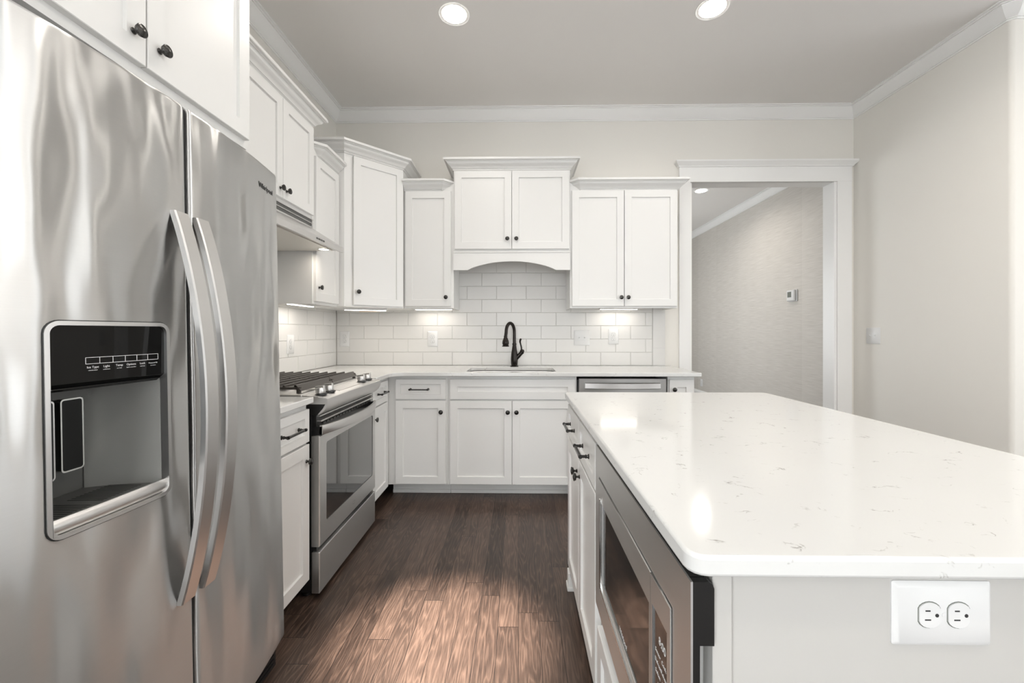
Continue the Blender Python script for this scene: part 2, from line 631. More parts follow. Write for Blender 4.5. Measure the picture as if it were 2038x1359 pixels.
def window(n, horizontal, const, u0, u1, z0=26, z1=98, sg=1, lit=3.0):
    fr, gl = MB(), MB()
    def bx(m_, a, b_, q0, q1, d0, d1):
        if horizontal:
            m_.box(a, b_, min(const - sg * d0, const - sg * d1), max(const - sg * d0, const - sg * d1), q0, q1)
        else:
            m_.box(min(const + sg * d0, const + sg * d1), max(const + sg * d0, const + sg * d1), a, b_, q0, q1)
    for a, b_, q0, q1 in ((u0 - 3.5, u0, z0 - 3.5, z1 + 3.5), (u1, u1 + 3.5, z0 - 3.5, z1 + 3.5), (u0 - 3.5, u1 + 3.5, z1, z1 + 3.5), (u0 - 4.5, u1 + 4.5, z0 - 3.5, z0)):
        bx(fr, a, b_, q0, q1, -0.75, 0)
    mid = (u0 + u1) / 2
    zm = (z0 + z1) / 2
    for a, b_, q0, q1 in ((u0, u0 + 1.6, z0, z1), (u1 - 1.6, u1, z0, z1), (u0, u1, z0, z0 + 1.6), (u0, u1, z1 - 1.6, z1), (mid - 1, mid + 1, z0, z1), (u0, u1, zm - 0.8, zm + 0.8)):
        bx(fr, a, b_, q0, q1, 1.6, 3.0)
    bx(gl, u0 + 1, u1 - 1, z0 + 1, z1 - 1, 2.2, 2.4)
    o = fr.obj('window_%d' % n, 'trim')
    struct(o)
    gl.obj('pane', pane_glow(lit), o)
for (u0, u1), lt in zip(WR, GLOW_REAR):
    wn_ += 1
    window(wn_, True, YR, u0, u1, 5, 88, lit=lt)
for u0, u1 in WS:
    wn_ += 1
    window(wn_, False, XE, u0, u1, lit=GLOW_SIDE)
window(wn_ + 1, False, XL, -120, -50, sg=-1, lit=GLOW_LEFT)  # added out of view on the left to brighten the right wall
window(wn_ + 2, True, YE, 145, 199, z0=18, sg=-1, lit=GLOW_FRONT)
window(wn_ + 3, False, 20, 225, 279, 26, 92, sg=-1, lit=GLOW_HALL)  # added out of view to light the hall
# hall beyond the cased opening
struct(MB().box(135, 140, YE + 5, 340, 0, ZC).obj('wall_hall_right', 'grass'))
struct(MB().box(15, 135, 335, 340, 0, ZC).obj('wall_hall_far', 'wall'))
struct(MB().box(15, 20, YB + 4.5, 225, 0, ZC).box(15, 20, 279, 335, 0, ZC).box(15, 20, 225, 279, 0, 26).box(15, 20, 225, 279, 92, ZC).obj('wall_hall_left', 'wall'))

# ceiling crown
CROWN = [(0, -3.8), (0.28, -3.8), (0.36, -3.7), (0.36, -3.5), (0.28, -3.4), (0.5, -3.36), (0.5, -3.2), (0.85, -2.95), (1.3, -2.5), (1.8, -1.85), (2.2, -1.2), (2.55, -0.78), (2.6, -0.6), (2.95, -0.58), (2.95, -0.36), (3.2, -0.3), (3.5, -0.26), (3.5, 0), (0, 0)]
mb = MB().sweep([(XL, YR), (XL, YB), (XR, YB), (XR, YE + 0.9), (XR + 0.9, YE), (XE, YE)], CROWN, ZC)
struct(mb.obj('trim_1', 'trim', smooth=True, sharp=14))
mb = MB().sweep([(135, 335), (135, YB + 4.5)], CROWN, ZC)
struct(mb.obj('trim_2', 'trim', smooth=True, sharp=14))
# cased opening
mb = MB()
mb.box(DX0 - 3.7, DX0, YB - 0.8, YB, 0, DZ).box(DX1, DX1 + 4.8, YB - 0.8, YB, 0, DZ)
mb.box(DX0 - 3.7, DX1 + 4.8, YB - 0.85, YB, DZ - 0.15, DZ + 4.9)
mb.box(DX0, DX0 + 0.7, YB - 0.2, YB + 5.0, 0, DZ).box(DX1 - 0.7, DX1, YB - 0.2, YB + 5.0, 0, DZ).box(DX0, DX1, YB - 0.2, YB + 5.0, DZ - 0.15, DZ)
cap = [(0, 0), (0.35, 0), (0.5, 0.35), (0.95, 0.8), (1.5, 1.35), (1.6, 1.5), (1.6, 1.9), (0, 1.9)]
mb.sweep([(DX0 - 3.7, YB + 0.2), (DX0 - 3.7, YB - 0.85), (DX1 + 4.8, YB - 0.85), (DX1 + 4.8, YB + 0.2)], cap, DZ + 4.9)
struct(mb.obj('trim_3', 'trim'))
BASE = [(0, 0), (0.75, 0), (0.75, 4.0), (0.5, 4.6), (0.4, 5.2), (0, 5.2)]
struct(MB().sweep([(XR, YB - 1), (XR, YE + 0.9), (XR + 0.9, YE), (145, YE)], BASE, 0).obj('baseboard_right', 'trim'))
struct(MB().sweep([(135, 335), (135, YB + 5)], BASE, 0).obj('baseboard_hall', 'trim'))

# ------------------------------------------------------------------ tiled splashbacks
TP, TH, G = 10.2, 4.54, 0.07
def tiles_plane(u_ranges, z0, u_ref, put):
    """rows of long tiles in running bond; put(u,z,d) -> point"""
    tb, gb = MB(), MB()
    for (ua, ub, za, zb) in u_ranges:
        gb.add([put(ua, za, 0.0), put(ub, za, 0.0), put(ub, zb, 0.0), put(ua, zb, 0.0),
                put(ua, za, 0.2), put(ub, za, 0.2), put(ub, zb, 0.2), put(ua, zb, 0.2)],
               [(0, 1, 2, 3), (4, 5, 6, 7), (0, 1, 5, 4), (1, 2, 6, 5), (2, 3, 7, 6), (3, 0, 4, 7)])
        r0 = int(math.floor((za - z0) / TH + 1e-6))
        r1 = int(math.ceil((zb - z0) / TH - 1e-6))
        for r in range(r0, r1):
            off = u_ref + (r % 2) * TP / 2
            k0 = int(math.floor((ua - off) / TP)) - 1
            k1 = int(math.ceil((ub - off) / TP)) + 1
            for k in range(k0, k1):
                a, b_ = max(off + k * TP, ua) + G, min(off + (k + 1) * TP, ub) - G
                q0, q1 = max(z0 + r * TH, za) + G, min(z0 + (r + 1) * TH, zb) - G
                if b_ - a < 0.15 or q1 - q0 < 0.15:
                    continue
                rings = []
                t1, t2 = random.uniform(-.012, .012), random.uniform(-.012, .012)
                for e, d in ((0, 0.15), (0, 0.30), (0.07, 0.36)):
                    rings.append([put(a + e, q0 + e, d + t1 * (d > .2)), put(b_ - e, q0 + e, d + t2 * (d > .2)), put(b_ - e, q1 - e, d - t1 * (d > .2)), put(a + e, q1 - e, d - t2 * (d > .2))])
                tb.loft(rings)
    return tb, gb
put_b = lambda u, z, d: (u, YB - d, z)
put_l = lambda u, z, d: (XL + d, u, z)
ref_b = (900 - 1032) / 820 * YB
tb, gb = tiles_plane([(XL + 0.4, 45.8, 37.0, 73.0)], 37.0, ref_b, put_b)
for k in range(5):       # narrow edging column at the right end
    tb.box(45.95, 50.1, YB - 0.36, YB - 0.1, 37.05 + k * 6.0, 37.05 + k * 6.0 + 5.93)
gb.box(45.7, 50.1, YB - 0.2, YB, 37, 67)
g0 = struct(gb.obj('wall_backsplash_back', 'grout'))
tb.obj('tiles', 'tile', g0)
tb, gb = tiles_plane([(58, YB - 0.4, 37.0, 68.0)], 37.0, 137.3, put_l)
g0 = struct(gb.obj('wall_backsplash_left', 'grout'))
tb.obj('tiles', 'tile', g0)


# ================================================================== CABINETS
def rect(x0, x1, z0, z1, y, d=0.0):
    return [(x0 + d, y, z0 + d), (x1 - d, y, z0 + d), (x1 - d, y, z1 - d), (x0 + d, y, z1 - d)]


def shaker(x0, x1, z0, z1, y0=0.0, t=0.78, st=2.15):
    mb = MB()
    mb.loft([rect(x0, x1, z0, z1, y0 - 0.02), rect(x0, x1, z0, z1, y0 - t + 0.07), rect(x0, x1, z0, z1, y0 - t, 0.07),
             rect(x0, x1, z0, z1, y0 - t, st), rect(x0, x1, z0, z1, y0 - t + 0.36, st + 0.06), rect(x0, x1, z0, z1, y0 - t + 0.38, st + 0.2)])
    return mb


def knob_mesh():
    mb = MB()
    prof = [(0, 0), (0.30, 0), (0.32, 0.06), (0.28, 0.12), (0.19, 0.2), (0.16, 0.42), (0.20, 0.52), (0.42, 0.58), (0.53, 0.62), (0.56, 0.70), (0.52, 0.76),
            (0.60, 0.80), (0.64, 0.88), (0.61, 0.96), (0.53, 0.99), (0.50, 0.96), (0.42, 0.98), (0.25, 1.06), (0.0, 1.10)]
    mb.lathe(prof, axis='-y', n=24)
    return mb


KNOB = None
def knob(parent, x, z, y=-0.78):
    global KNOB
    if KNOB is None:
        KNOB = knob_mesh().obj('knob', 'pewter', parent, smooth=True, loc=(x, y, z))
        return KNOB
    o = bpy.data.objects.new('knob', KNOB.data)
    COL.objects.link(o)
    o.parent = parent
    o.location = (x * I, y * I, z * I)
    return o


PULL = None
def pull(parent, x, z, y=-0.78):
    global PULL
    if PULL is None:
        mb = MB()
        for sx in (-2.55, 2.55):
            mb.lathe([(0, 0), (0.34, 0), (0.34, 0.1), (0.24, 0.16), (0.2, 0.3), (0.27, 0.36), (0.27, 0.46), (0.2, 0.52), (0.2, 1.15), (0, 1.2)], (sx, 0, 0), '-y', 14)
        mb.bar((-2.9, -1.18, 0), (2.9, -1.18, 0), 0.34, 0.34)
        mb.lathe([(0, -2.75), (0.28, -2.75), (0.28, -2.4), (0, -2.4)], (0, -1.18, 0), 'x', 12)
        mb.lathe([(0, 2.4), (0.28, 2.4), (0.28, 2.75), (0, 2.75)], (0, -1.18, 0), 'x', 12)
        PULL = mb.obj('pull', 'pewter', parent, smooth=True, loc=(x, y, z))
        return PULL
    o = bpy.data.objects.new('pull', PULL.data)
    COL.objects.link(o)
    o.parent = parent
    o.location = (x * I, y * I, z * I)
    return o


CP = [(0, 0), (0.22, 0), (0.30, 0.10), (0.30, 0.26), (0.22, 0.34), (0.40, 0.38), (0.40, 0.55), (0.60, 0.58), (0.72, 0.78), (0.92, 1.05), (1.22, 1.32), (1.55, 1.52), (1.78, 1.74), (1.92, 2.02), (2.02, 2.26), (2.30, 2.30), (2.30, 2.48), (2.72, 2.52), (2.82, 2.62), (2.82, 3.2), (0, 3.2)]


def wall_cab(name, label, loc, rot, wd, z0, ztop, depth, doors, crown, knobs, rail=0.7, group='wall cabinets'):
    """local frame: x along the width, y into the wall; crown: plan path in local coordinates"""
    t = thing(name, label, 'cabinet', (loc[0], loc[1], z0), rot=(0, 0, rot), group=group)
    h = ztop - z0
    b_ = MB().box(0, wd, 0.75, depth, rail, h - 0.1)
    b_.box(0, wd, 0, 0.75, 0, h - 0.1).box(0, 0.6, 0.75, depth, 0, rail).box(wd - 0.6, wd, 0.75, depth, 0, rail)
    b_.obj('body', 'cab', t)
    if crown:
        MB().sweep(crown, CP, h - 3.2).obj('crown_moulding', 'cab', t, smooth=True, sharp=14)
    for (x0, x1, q0, q1), kn in zip(doors, knobs):
        d = shaker(x0, x1, q0 - z0, q1 - z0).obj('door', 'cab', t)
        if kn:
            knob(d, kn[0], kn[1] - z0)
    return t


def ret(wd, dp):
    return [(0, dp), (0, 0), (wd, 0), (wd, dp)]


ZT, ZS = 102.5, 96.1       # crown tops of the tall and the short wall cabinets
ZD = 56.6                  # bottoms of the short doors
UX = XL + 12.0             # frame plane of the left uppers
# above the refrigerator (deep)
W = 34.2
wall_cab('upper_cabinet', 'deep white two-door cabinet above the stainless refrigerator', (-39.2, 24.6, 0), LEFT, W, 74.8, 112.0, 24.2,
         [(0.4, 17.35, 75.9, 108), (17.5, W - 0.5, 75.9, 108)], ret(W, 24), [(15.9, 78.6), (18.9, 78.6)])
# above the hood
Y0 = 74.2
W = 101.6 - Y0
wall_cab('upper_cabinet', 'white two-door wall cabinet directly above the range hood', (UX, Y0, 0), LEFT, W, 76.6, ZT, 12,
         [(0.4, W / 2 - 0.08, 77.3, 98.9), (W / 2 + 0.08, W - 0.4, 77.3, 98.9)], ret(W, 12), [(W / 2 - 1.2, 79.2), (W / 2 + 1.2, 79.2)])
# narrow cabinet between hood and corner
Y0 = 101.75
W = 115.9 - Y0
wall_cab('upper_cabinet', 'narrow white single-door wall cabinet between range hood and corner cabinet', (UX, Y0, 0), LEFT, W, 55.6, ZS, 12,
         [(0.7, W - 0.4, ZD - .3, 92.7)], [(0.2, 3.3), (3.4, 0), (W, 0)], [(2.0, 59.8)])
# diagonal corner cabinet
cx0, cy0 = -49.4, 116.0
t = thing('corner_cabinet', 'tall white diagonal corner wall cabinet with one door', 'cabinet', (cx0, cy0, 55.6), (0, 0, DIAG), 'wall cabinets')
inv = (Matrix.Translation((cx0, cy0, 55.6)) @ Matrix.Rotation(DIAG, 4, 'Z')).inverted()
poly = [(XL, 141.9), (XL, cy0), (cx0, cy0), (cx0 + 13.1, cy0 + 13.1), (cx0 + 13.1, 141.9)]
MB().prism(poly, 55.9, ZT - 0.1).obj('body', 'cab', t, inv=inv)
MB().sweep([(XL, cy0), (cx0, cy0), (cx0 + 13.1, cy0 + 13.1), (cx0 + 13.1, 141.5)], CP, ZT - 3.2).obj('crown_moulding', 'cab', t, smooth=True, sharp=14, inv=inv)
d = shaker(2.4, 18.1, ZD - 55.9, 99.0 - 55.6).obj('door', 'cab', t)
knob(d, 3.6, 60.1 - 55.6)
UY = YB - 12.0
# small cabinet right of the corner
X0, X1 = -36.2, -20.45
W = X1 - X0
wall_cab('upper_cabinet', 'white single-door wall cabinet between corner cabinet and arched sink cabinet', (X0, UY, 0), BACK, W, 56.0, ZS, 12,
         [(0.5, W - 0.8, ZD, 92.8)], [(0, 0), (W - 3.9, 0), (W - 0.2, 3.7)], [(W - 2.3, 59.4)])
# cabinet over the sink with arched valance
X0, X1 = -20.4, 16.15
W = X1 - X0
t = wall_cab('upper_cabinet', 'raised white two-door wall cabinet with arched valance above the sink', (X0, UY - 0.4, 0), BACK, W, 72.8, ZT, 12.4,
             [(0.35, 18.2, 74.5, 99.0), (18.35, W - 0.35, 74.5, 99.0)], ret(W, 12.2), [(16.9, 77.6), (19.7, 77.6)])
pts = [(0, -4.9), (4.4, -4.9)]
for i in range(0, 25):
    a = i / 24
    x = 4.4 + (W - 8.9) * a
    pts.append((x, -4.9 + 2.75 * (1 - (2 * a - 1) ** 2) ** 0.85 + 0.0))
pts += [(W, -4.9), (W, 0.7), (0, 0.7)]
mb = MB()
n_ = len(pts)
# strip the arch into quads so the face stays clean
lo = pts[:-2]
front = []
for k in range(len(lo) - 1):
    (xa, za), (xb, zb) = lo[k], lo[k + 1]
    if xb - xa < 1e-4:
        continue
    mb.add([(xa, -0.8, za), (xb, -0.8, zb), (xb, -0.8, 0.7), (xa, -0.8, 0.7), (xa, 0.05, za), (xb, 0.05, zb), (xb, 0.05, 0.7), (xa, 0.05, 0.7)],
           [(0, 1, 2, 3), (4, 5, 6, 7), (0, 1, 5, 4), (3, 2, 6, 7)] + ([(0, 3, 7, 4)] if k == 0 else []) + ([(1, 2, 6, 5)] if k == len(lo) - 2 else []))
mb.rbox(-0.02, W + 0.02, -1.0, -0.4, 0.45, 0.9, 0.1)
mb.obj('valance', 'cab', t)
# two-door cabinet at the right
X0, X1 = 16.2, 49.85
W = X1 - X0
wall_cab('upper_cabinet', 'white two-door wall cabinet right of the sink, beside the cased opening', (X0, UY, 0), BACK, W, 56.0, ZS, 12,
         [(0.55, 16.75, ZD, 92.8), (16.95, W - 0.35, ZD, 92.8)], [(0.2, 3.2), (3.4, 0), (W, 0), (W, 12)], [(15.8, 59.3), (17.95, 59.3)])


def base_cab(name, label, loc, rot, wd, depth, fronts, toe=4.9, x_toe=(0, None), group='base cabinets'):
    """fronts: (kind, x0, x1, z0, z1, handle) ; handle None | ('k',x,z) | ('p',x,z)"""
    t = thing(name, label, 'cabinet', (loc[0], loc[1], 0), (0, 0, rot), group)
    if name == 'sink_cabinet':      # open-topped so the basin hangs inside
        b_ = MB().box(0, wd, 0, 0.75, 4.2, 35.88).box(0, 0.75, 0.75, depth, 4.2, 35.88).box(wd - 0.75, wd, 0.75, depth, 4.2, 35.88)
        b_.box(0.75, wd - 0.75, depth - 0.5, depth, 4.2, 35.88).box(0.75, wd - 0.75, 0.75, depth - 0.5, 4.2, 5.0)
    else:
        b_ = MB().box(0, wd, 0, depth, 4.2, 35.88)
    b_.obj('body', 'cab', t)
    tk = MB().box(0, wd, toe, toe + 0.8, 0, 4.2).rbox(0, wd, toe - 0.45, toe, 0, 1.1, 0.12)
    tk.obj('toe_kick', 'cab', t)
    for kd, x0, x1, q0, q1, hd in fronts:
        o = shaker(x0, x1, q0, q1, st=1.45 if kd == 'drawer' else 2.15).obj(kd, 'cab', t)
        if hd and hd[0] == 'k':
            knob(o, hd[1], hd[2])
        elif hd:
            pull(o, hd[1], hd[2])
    return t


BX = XL + 25.5          # left frame plane  -37.9
BY = 119.3              # back frame plane
D0, D1 = 29.1, 34.9     # drawer heights
E0, E1 = 4.6, 28.7      # door heights
base_cab('base_cabinet', 'narrow white base cabinet between refrigerator and gas range', (BX, 60.2, 0), LEFT, 12.7, 25.2,
         [('drawer', 0.3, 12.4, D0, D1, ('p', 6.2, 32.0)), ('door', 0.3, 12.4, E0, E1, ('k', 11.3, 25.9))])
base_cab('base_cabinet', 'narrow white base cabinet in the corner just past the gas range', (BX, 104.1, 0), LEFT, 15.1, 25.2,
         [('drawer', 0.4, 12.7, D0, D1, ('p', 6.6, 32.0)), ('door', 0.4, 12.7, E0, E1, ('k', 1.4, 25.9))])
base_cab('base_cabinet', 'white base cabinet with one drawer over one door left of the sink cabinet', (BX, BY, 0), BACK, 17.45, 22.4,
         [('drawer', 2.3, 16.85, D0, D1, ('p', 9.3, 32.0)), ('door', 2.3, 16.85, E0, E1, ('k', 15.6, 25.5))])
W = 16.75 + 20.4
t = base_cab('sink_cabinet', 'white two-door sink cabinet with long false drawer front', (-20.4, BY, 0), BACK, W, 22.4,
             [('false_front', 0.6, W - 0.45, D0, D1, None), ('door', 0.6, 18.45, E0, E1, ('k', 17.3, 25.5)), ('door', 18.6, W - 0.45, E0, E1, ('k', 19.8, 25.5))])
base_cab('base_cabinet', 'narrow white base cabinet right of the dishwasher', (42.9, BY, 0), BACK, 7.6, 22.4,
         [('door', 0.3, 7.2, E0, 34.9, ('k', 1.5, 32.1))])
# island
IX = 10.15
base_cab('island_cabinet', 'white island cabinet with two drawers over two doors beyond the microwave', (IX, 78.9, 0), ISLE, 28.6, 24.5,
         [('drawer', 0.5, 14.2, D0, D1, ('p', 7.2, 32.0)), ('drawer', 14.4, 28.2, D0, D1, ('p', 21.4, 32.0)),
          ('door', 0.5, 14.2, E0, E1, ('k', 13.0, 26.4)), ('door', 14.4, 28.2, E0, E1, ('k', 15.7, 26.4))])
t = thing('island_cabinet', 'white island cabinet housing the built-in microwave above a drawer', 'cabinet', (IX, 50.2, 0), (0, 0, ISLE), 'base cabinets')
mb = MB()
mb.box(0, 0.9, 0, 24.5, 4.2, 35.88).box(25.9, 26.7, 0, 24.5, 4.2, 35.88).box(0.9, 25.9, 23.5, 24.5, 4.2, 35.88).box(0.9, 25.9, 0, 23.5, 4.2, 16.0)
mb.box(0.9, 25.9, 0, 23.5, 35.0, 35.88)
mb.obj('body', 'cab', t)
MB().box(0, 26.7, 4.9, 5.7, 0, 4.2).obj('toe_kick', 'cab', t)
shaker(0.9, 26.5, E0, 13.6).obj('drawer', 'cab', t)
# corner foot at the far end of the island
tag(MB().rbox(9.35, 11.4, 77.3, 79.4, 0, 3.3, 0.1).rbox(9.15, 11.4, 77.1, 79.6, 0, 0.8, 0.1).obj('plinth_block', 'cab'), 'small white plinth block at floor by far corner of island', 'plinth')
mb = MB()
mb.rbox(10.45, 11.5, 22.35, 23.5, 0, 35.88, 0.04)
mb.box(11.5, 46.0, 22.65, 23.4, 0, 35.88)
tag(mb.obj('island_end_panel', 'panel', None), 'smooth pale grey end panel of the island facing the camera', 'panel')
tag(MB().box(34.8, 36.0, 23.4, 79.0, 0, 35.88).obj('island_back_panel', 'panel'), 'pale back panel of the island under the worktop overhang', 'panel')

# ================================================================== WORKTOPS
def worktop(name, label, poly, holes=(), z0=35.9, z1=37.0, bev=0.16):
    mb = prism_holes(poly, list(holes), z0, z1)
    return tag(mb.obj(name, 'quartz', bevel=bev), label, 'worktop')
WXF, WYF = -35.9, 116.8
worktop('worktop', 'short white quartz worktop between refrigerator and gas range', [(XL + 0.4, 60.2), (-36.5, 60.2), (-36.5, 72.9), (XL + 0.4, 72.9)])
sink_hole = rrect(-15.4, 11.0, 119.9, 134.6, 2.2)
cor = []
for i in range(9):
    a = R(180 - 90 * i / 8)
    cor.append((WXF + 3.6 + 3.6 * math.cos(a), WYF - 3.6 + 3.6 * math.sin(a)))
worktop('worktop', 'L-shaped white quartz worktop along the tiled wall with the sink',
        [(XL + 0.4, YB - 0.4), (XL + 0.4, 103.75), (WXF, 103.75)] + cor + [(51.6, WYF), (51.6, YB - 0.9), (50.2, YB - 0.9), (50.2, YB - 0.4)], [sink_hole[::-1]])
ip = []
for x, y, a0 in ((46.1, 78.5, 0), (9.85, 78.5, 90), (9.85, 22.4, 180), (46.1, 22.4, 270)):
    for i in range(5):
        a = R(a0 + 22.5 * i)
        ip.append((x + 1.0 * math.cos(a), y + 1.0 * math.sin(a)))
worktop('island_worktop', 'large white veined quartz worktop on the island', ip, bev=0.2)

# ================================================================== SINK AND FAUCET
t = thing('sink', 'undermount stainless sink basin set in the back worktop', 'sink', (-2.2, 128, 28))
bw = MB()
rings = []
for (d, z) in ((-1.0, 7.75), (-0.9, 7.75), (0.0, 7.75), (0.05, 7.6), (0.2, 1.2), (0.9, 0.25), (2.2, 0.0), (5.5, -0.12)):
    rings.append([(x + 2.2, y - 128, z) for x, y in rrect(-15.4 + d, 11.0 - d, 119.9 + d, 134.6 - d, 2.2)])
bw.loft(rings, cap=False)
n_ = len(rings[0])
bw.f.append(tuple(len(bw.v) - n_ + i for i in range(n_)))
o = bw.obj('basin', 'sink', t, smooth=True)
md = o.modifiers.new('solid', 'SOLIDIFY')
md.thickness = 0.05 * I
MB().lathe([(0, 0.0), (1.7, 0.0), (1.7, 0.15), (1.3, 0.18), (1.2, 0.05), (0, 0.05)], (0, 0, -0.05), 'z').obj('drain', 'chrome', t, smooth=True)
FX, FY = -1.4, 137.4
t = thing('faucet', 'black bronze gooseneck faucet with side lever behind the sink', 'faucet', (FX, FY, 37.0))
MB().lathe([(0, 0), (1.35, 0), (1.35, 0.25), (1.05, 0.45), (1.12, 1.2), (1.2, 2.4), (1.05, 4.2), (0.78, 6.0), (0.62, 7.2), (0.72, 7.3), (0.72, 7.6), (0.6, 7.75), (0, 7.8)], n=24).obj('body', 'bronze', t, smooth=True)
pts, rr = [], []
for k in range(0, 5):
    pts.append((0, 0, 7.5 + k * 0.8))
    rr.append(0.54)
dirx, diry = -0.66, -0.75
rad = 2.0
for k in range(1, 17):
    a = R(180 * k / 16)
    q = rad * (1 - math.cos(a))
    pts.append((dirx * q, diry * q, 11.4 + 3.0 * math.sin(a)))
    rr.append(0.54)
q = 2 * rad + 0.15
pts += [(dirx * q, diry * q, 10.6), (dirx * (q + .1), diry * (q + .1), 10.2)]
rr += [0.54, 0.5]
MB().tube(pts, rr, 14).obj('spout', 'bronze', t, smooth=True)
hx, hy = dirx * (q + .12), diry * (q + .12)
MB().lathe([(0, 0), (1.1, 0), (1.15, -0.0), (1.17, 0.2), (0.92, 0.45), (1.12, 1.1), (1.0, 1.9), (0.7, 2.7), (0.5, 3.1), (0.62, 3.2), (0.62, 3.45), (0.48, 3.55), (0, 3.6)], (hx, hy, 6.75), n=20).obj('spray_head', 'bronze', t, smooth=True)
mb = MB()
mb.tube([(0.5, 0, 2.6), (1.3, -0.05, 3.4), (2.2, -0.1, 4.4), (2.75, -0.12, 4.95)], [0.75, 0.72, 0.66, 0.72], 14)
mb.lathe([(0, -0.4), (0.5, -0.35), (0.78, 0.0), (0.7, 0.4), (0.4, 0.7), (0, 0.75)], (2.6, -0.12, 5.0), n=16)
lv = mb.obj('valve', 'bronze', t, smooth=True)
MB().tube([(2.4, -0.15, 5.4), (2.35, -0.2, 6.4), (2.1, -0.25, 7.4), (1.9, -0.3, 8.2), (2.0, -0.35, 8.9), (2.25, -0.4, 9.3)], [0.3, 0.27, 0.25, 0.3, 0.36, 0.3], 10).obj('lever', 'bronze', lv, smooth=True)

# ================================================================== TEXT
def text(name, body, size, mat, parent, matrix, depth=0.01, align='CENTER', bold=0.0, xs=1.0):
    """lettering as a mesh; matrix in inches maps text plane (x right, y up, z out) to the parent's frame"""
    cu = bpy.data.curves.new(name, 'FONT')
    cu.body = body
    cu.size = size
    cu.align_x = align
    cu.extrude = depth
    cu.offset = bold
    cu.resolution_u = 3
    tmp = bpy.data.objects.new(name, cu)
    COL.objects.link(tmp)
    dg = bpy.context.evaluated_depsgraph_get()
    me = bpy.data.meshes.new_from_object(tmp.evaluated_get(dg))
    bpy.data.objects.remove(tmp)
    for v in me.vertices:
        p = matrix @ Vector((v.co.x * xs, v.co.y, v.co.z))
        v.co = p * I
    me.materials.clear()
    me.materials.append(M[mat])
    me.name = name
    o = bpy.data.objects.new(name, me)
    COL.objects.link(o)
    o.parent = parent
    return o


def face_front(x, y, z):
    """text plane on a local front face (normal -y)"""
    return Matrix.Translation((x, y, z)) @ Matrix.Rotation(R(90), 4, 'X')


# ================================================================== REFRIGERATOR
FL = R(1.05)
t = thing('refrigerator', 'large stainless side-by-side refrigerator with ice and water dispenser', 'refrigerator', (-34.0, 23.6, 0), (-FL, 0, LEFT))
def fy(x):
    """outward bulge of the door front (local -y)"""
    y = -1.6 * (1 - ((x - 18) / 18) ** 2)
    return y
def edge_round(x, a, b_, r=0.35):
    e = 0
    for q in (x - a, b_ - x):
        if q < r:
            e = max(e, r - math.sqrt(max(0, r * r - (r - q) ** 2)))
    return e
GAP = 17.7
FZ0, FZ1 = 4.4, 71.4
def fdoor(name, a, b_, hole=None):
    xs = sorted(set([a + v for v in (0, 0.03, 0.08, 0.15, 0.25, 0.36)] + [b_ - v for v in (0, 0.03, 0.08, 0.15, 0.25, 0.36)] + [a + 0.55 + (b_ - a - 1.1) * i / 22 for i in range(23)] + ([hole[0], hole[1]] if hole else [])))
    zs = sorted(set([FZ0, FZ0 + 0.15, FZ0 + 0.4, FZ1 - 0.4, FZ1 - 0.15, FZ1] + [FZ0 + 0.4 + (FZ1 - FZ0 - 0.8) * i / 26 for i in range(27)] + ([hole[2], hole[3]] if hole else [])))
    mb = MB()
    nx, nz = len(xs), len(zs)
    vs = []
    for z in zs:
        for x in xs:
            ez = max(0, 0.4 - (z - FZ0), 0.4 - (FZ1 - z))
            vs.append((x, fy(x) + edge_round(x, a, b_) + ez * ez * 1.3, z))
    fs = []
    for j in range(nz - 1):
        for i in range(nx - 1):
            xc, zc = (xs[i] + xs[i + 1]) / 2, (zs[j] + zs[j + 1]) / 2
            if hole and hole[0] < xc < hole[1] and hole[2] < zc < hole[3]:
                continue
            fs.append((j * nx + i, j * nx + i + 1, (j + 1) * nx + i + 1, (j + 1) * nx + i))
    # sides going back
    base = len(vs)
    ring = [(i, 0) for i in range(nx)] + [(nx - 1, j) for j in range(1, nz)] + [(i, nz - 1) for i in range(nx - 2, -1, -1)] + [(0, j) for j in range(nz - 2, 0, -1)]
    for i, j in ring:
        vs.append((xs[i], 2.9, zs[j]))
    for k in range(len(ring)):
        k2 = (k + 1) % len(ring)
        i0 = ring[k][1] * nx + ring[k][0]
        i1 = ring[k2][1] * nx + ring[k2][0]
        fs.append((i0, base + k, base + k2, i1))
    if not hole:
        fs.append(tuple(base + k for k in range(len(ring))))
    mb.add(vs, fs)
    return mb.obj(name, 'steel', t, smooth=True)
hx0, hx1, hz0, hz1 = 5.35, 15.1, 33.3, 49.4
HOLE = (hx0 + 0.3, hx1 - 0.3, hz0 + 0.3, hz1 - 0.3)
fz = fdoor('freezer_door', 0, GAP - 0.24, HOLE)
fz['label'] = 'left refrigerator door with dispenser'
fr = fdoor('fresh_food_door', GAP + 0.24, 36.0)
fr['label'] = 'right refrigerator door'
mb = MB().box(0.2, 35.8, 8.6, 28.8, 2.0, 70.6)
mb.box(GAP + 0.5, 35.8, 3.1, 8.6, 2.0, 70.6).box(0.2, GAP - 0.3, 3.1, 8.6, 2.0, 32).box(0.2, GAP - 0.3, 3.1, 8.6, 50.5, 70.6).box(0.2, 4.7, 3.1, 8.6, 32, 50.5)
mb.obj('housing', 'dgrey', t)
MB().box(GAP - 0.23, GAP + 0.23, -1.15, 3.0, FZ0, FZ1 - 0.2).obj('door_seal', 'black', t)
mb = MB().box(0.4, 35.6, 1.2, 3.0, 0.4, 4.0)
for k in range(5):
    mb.box(1.0, 35.0, 1.0, 1.25, 0.8 + k * 0.6, 1.1 + k * 0.6)
mb.obj('base_grille', 'black', t)
for x in (1.5, 34.5):
    MB().lathe([(0, 0), (0.9, 0), (0.9, 0.4), (0.3, 0.5), (0.3, 1.2), (0, 1.2)], (x, 2.4, 0)).obj('levelling_foot', 'dgrey', t)
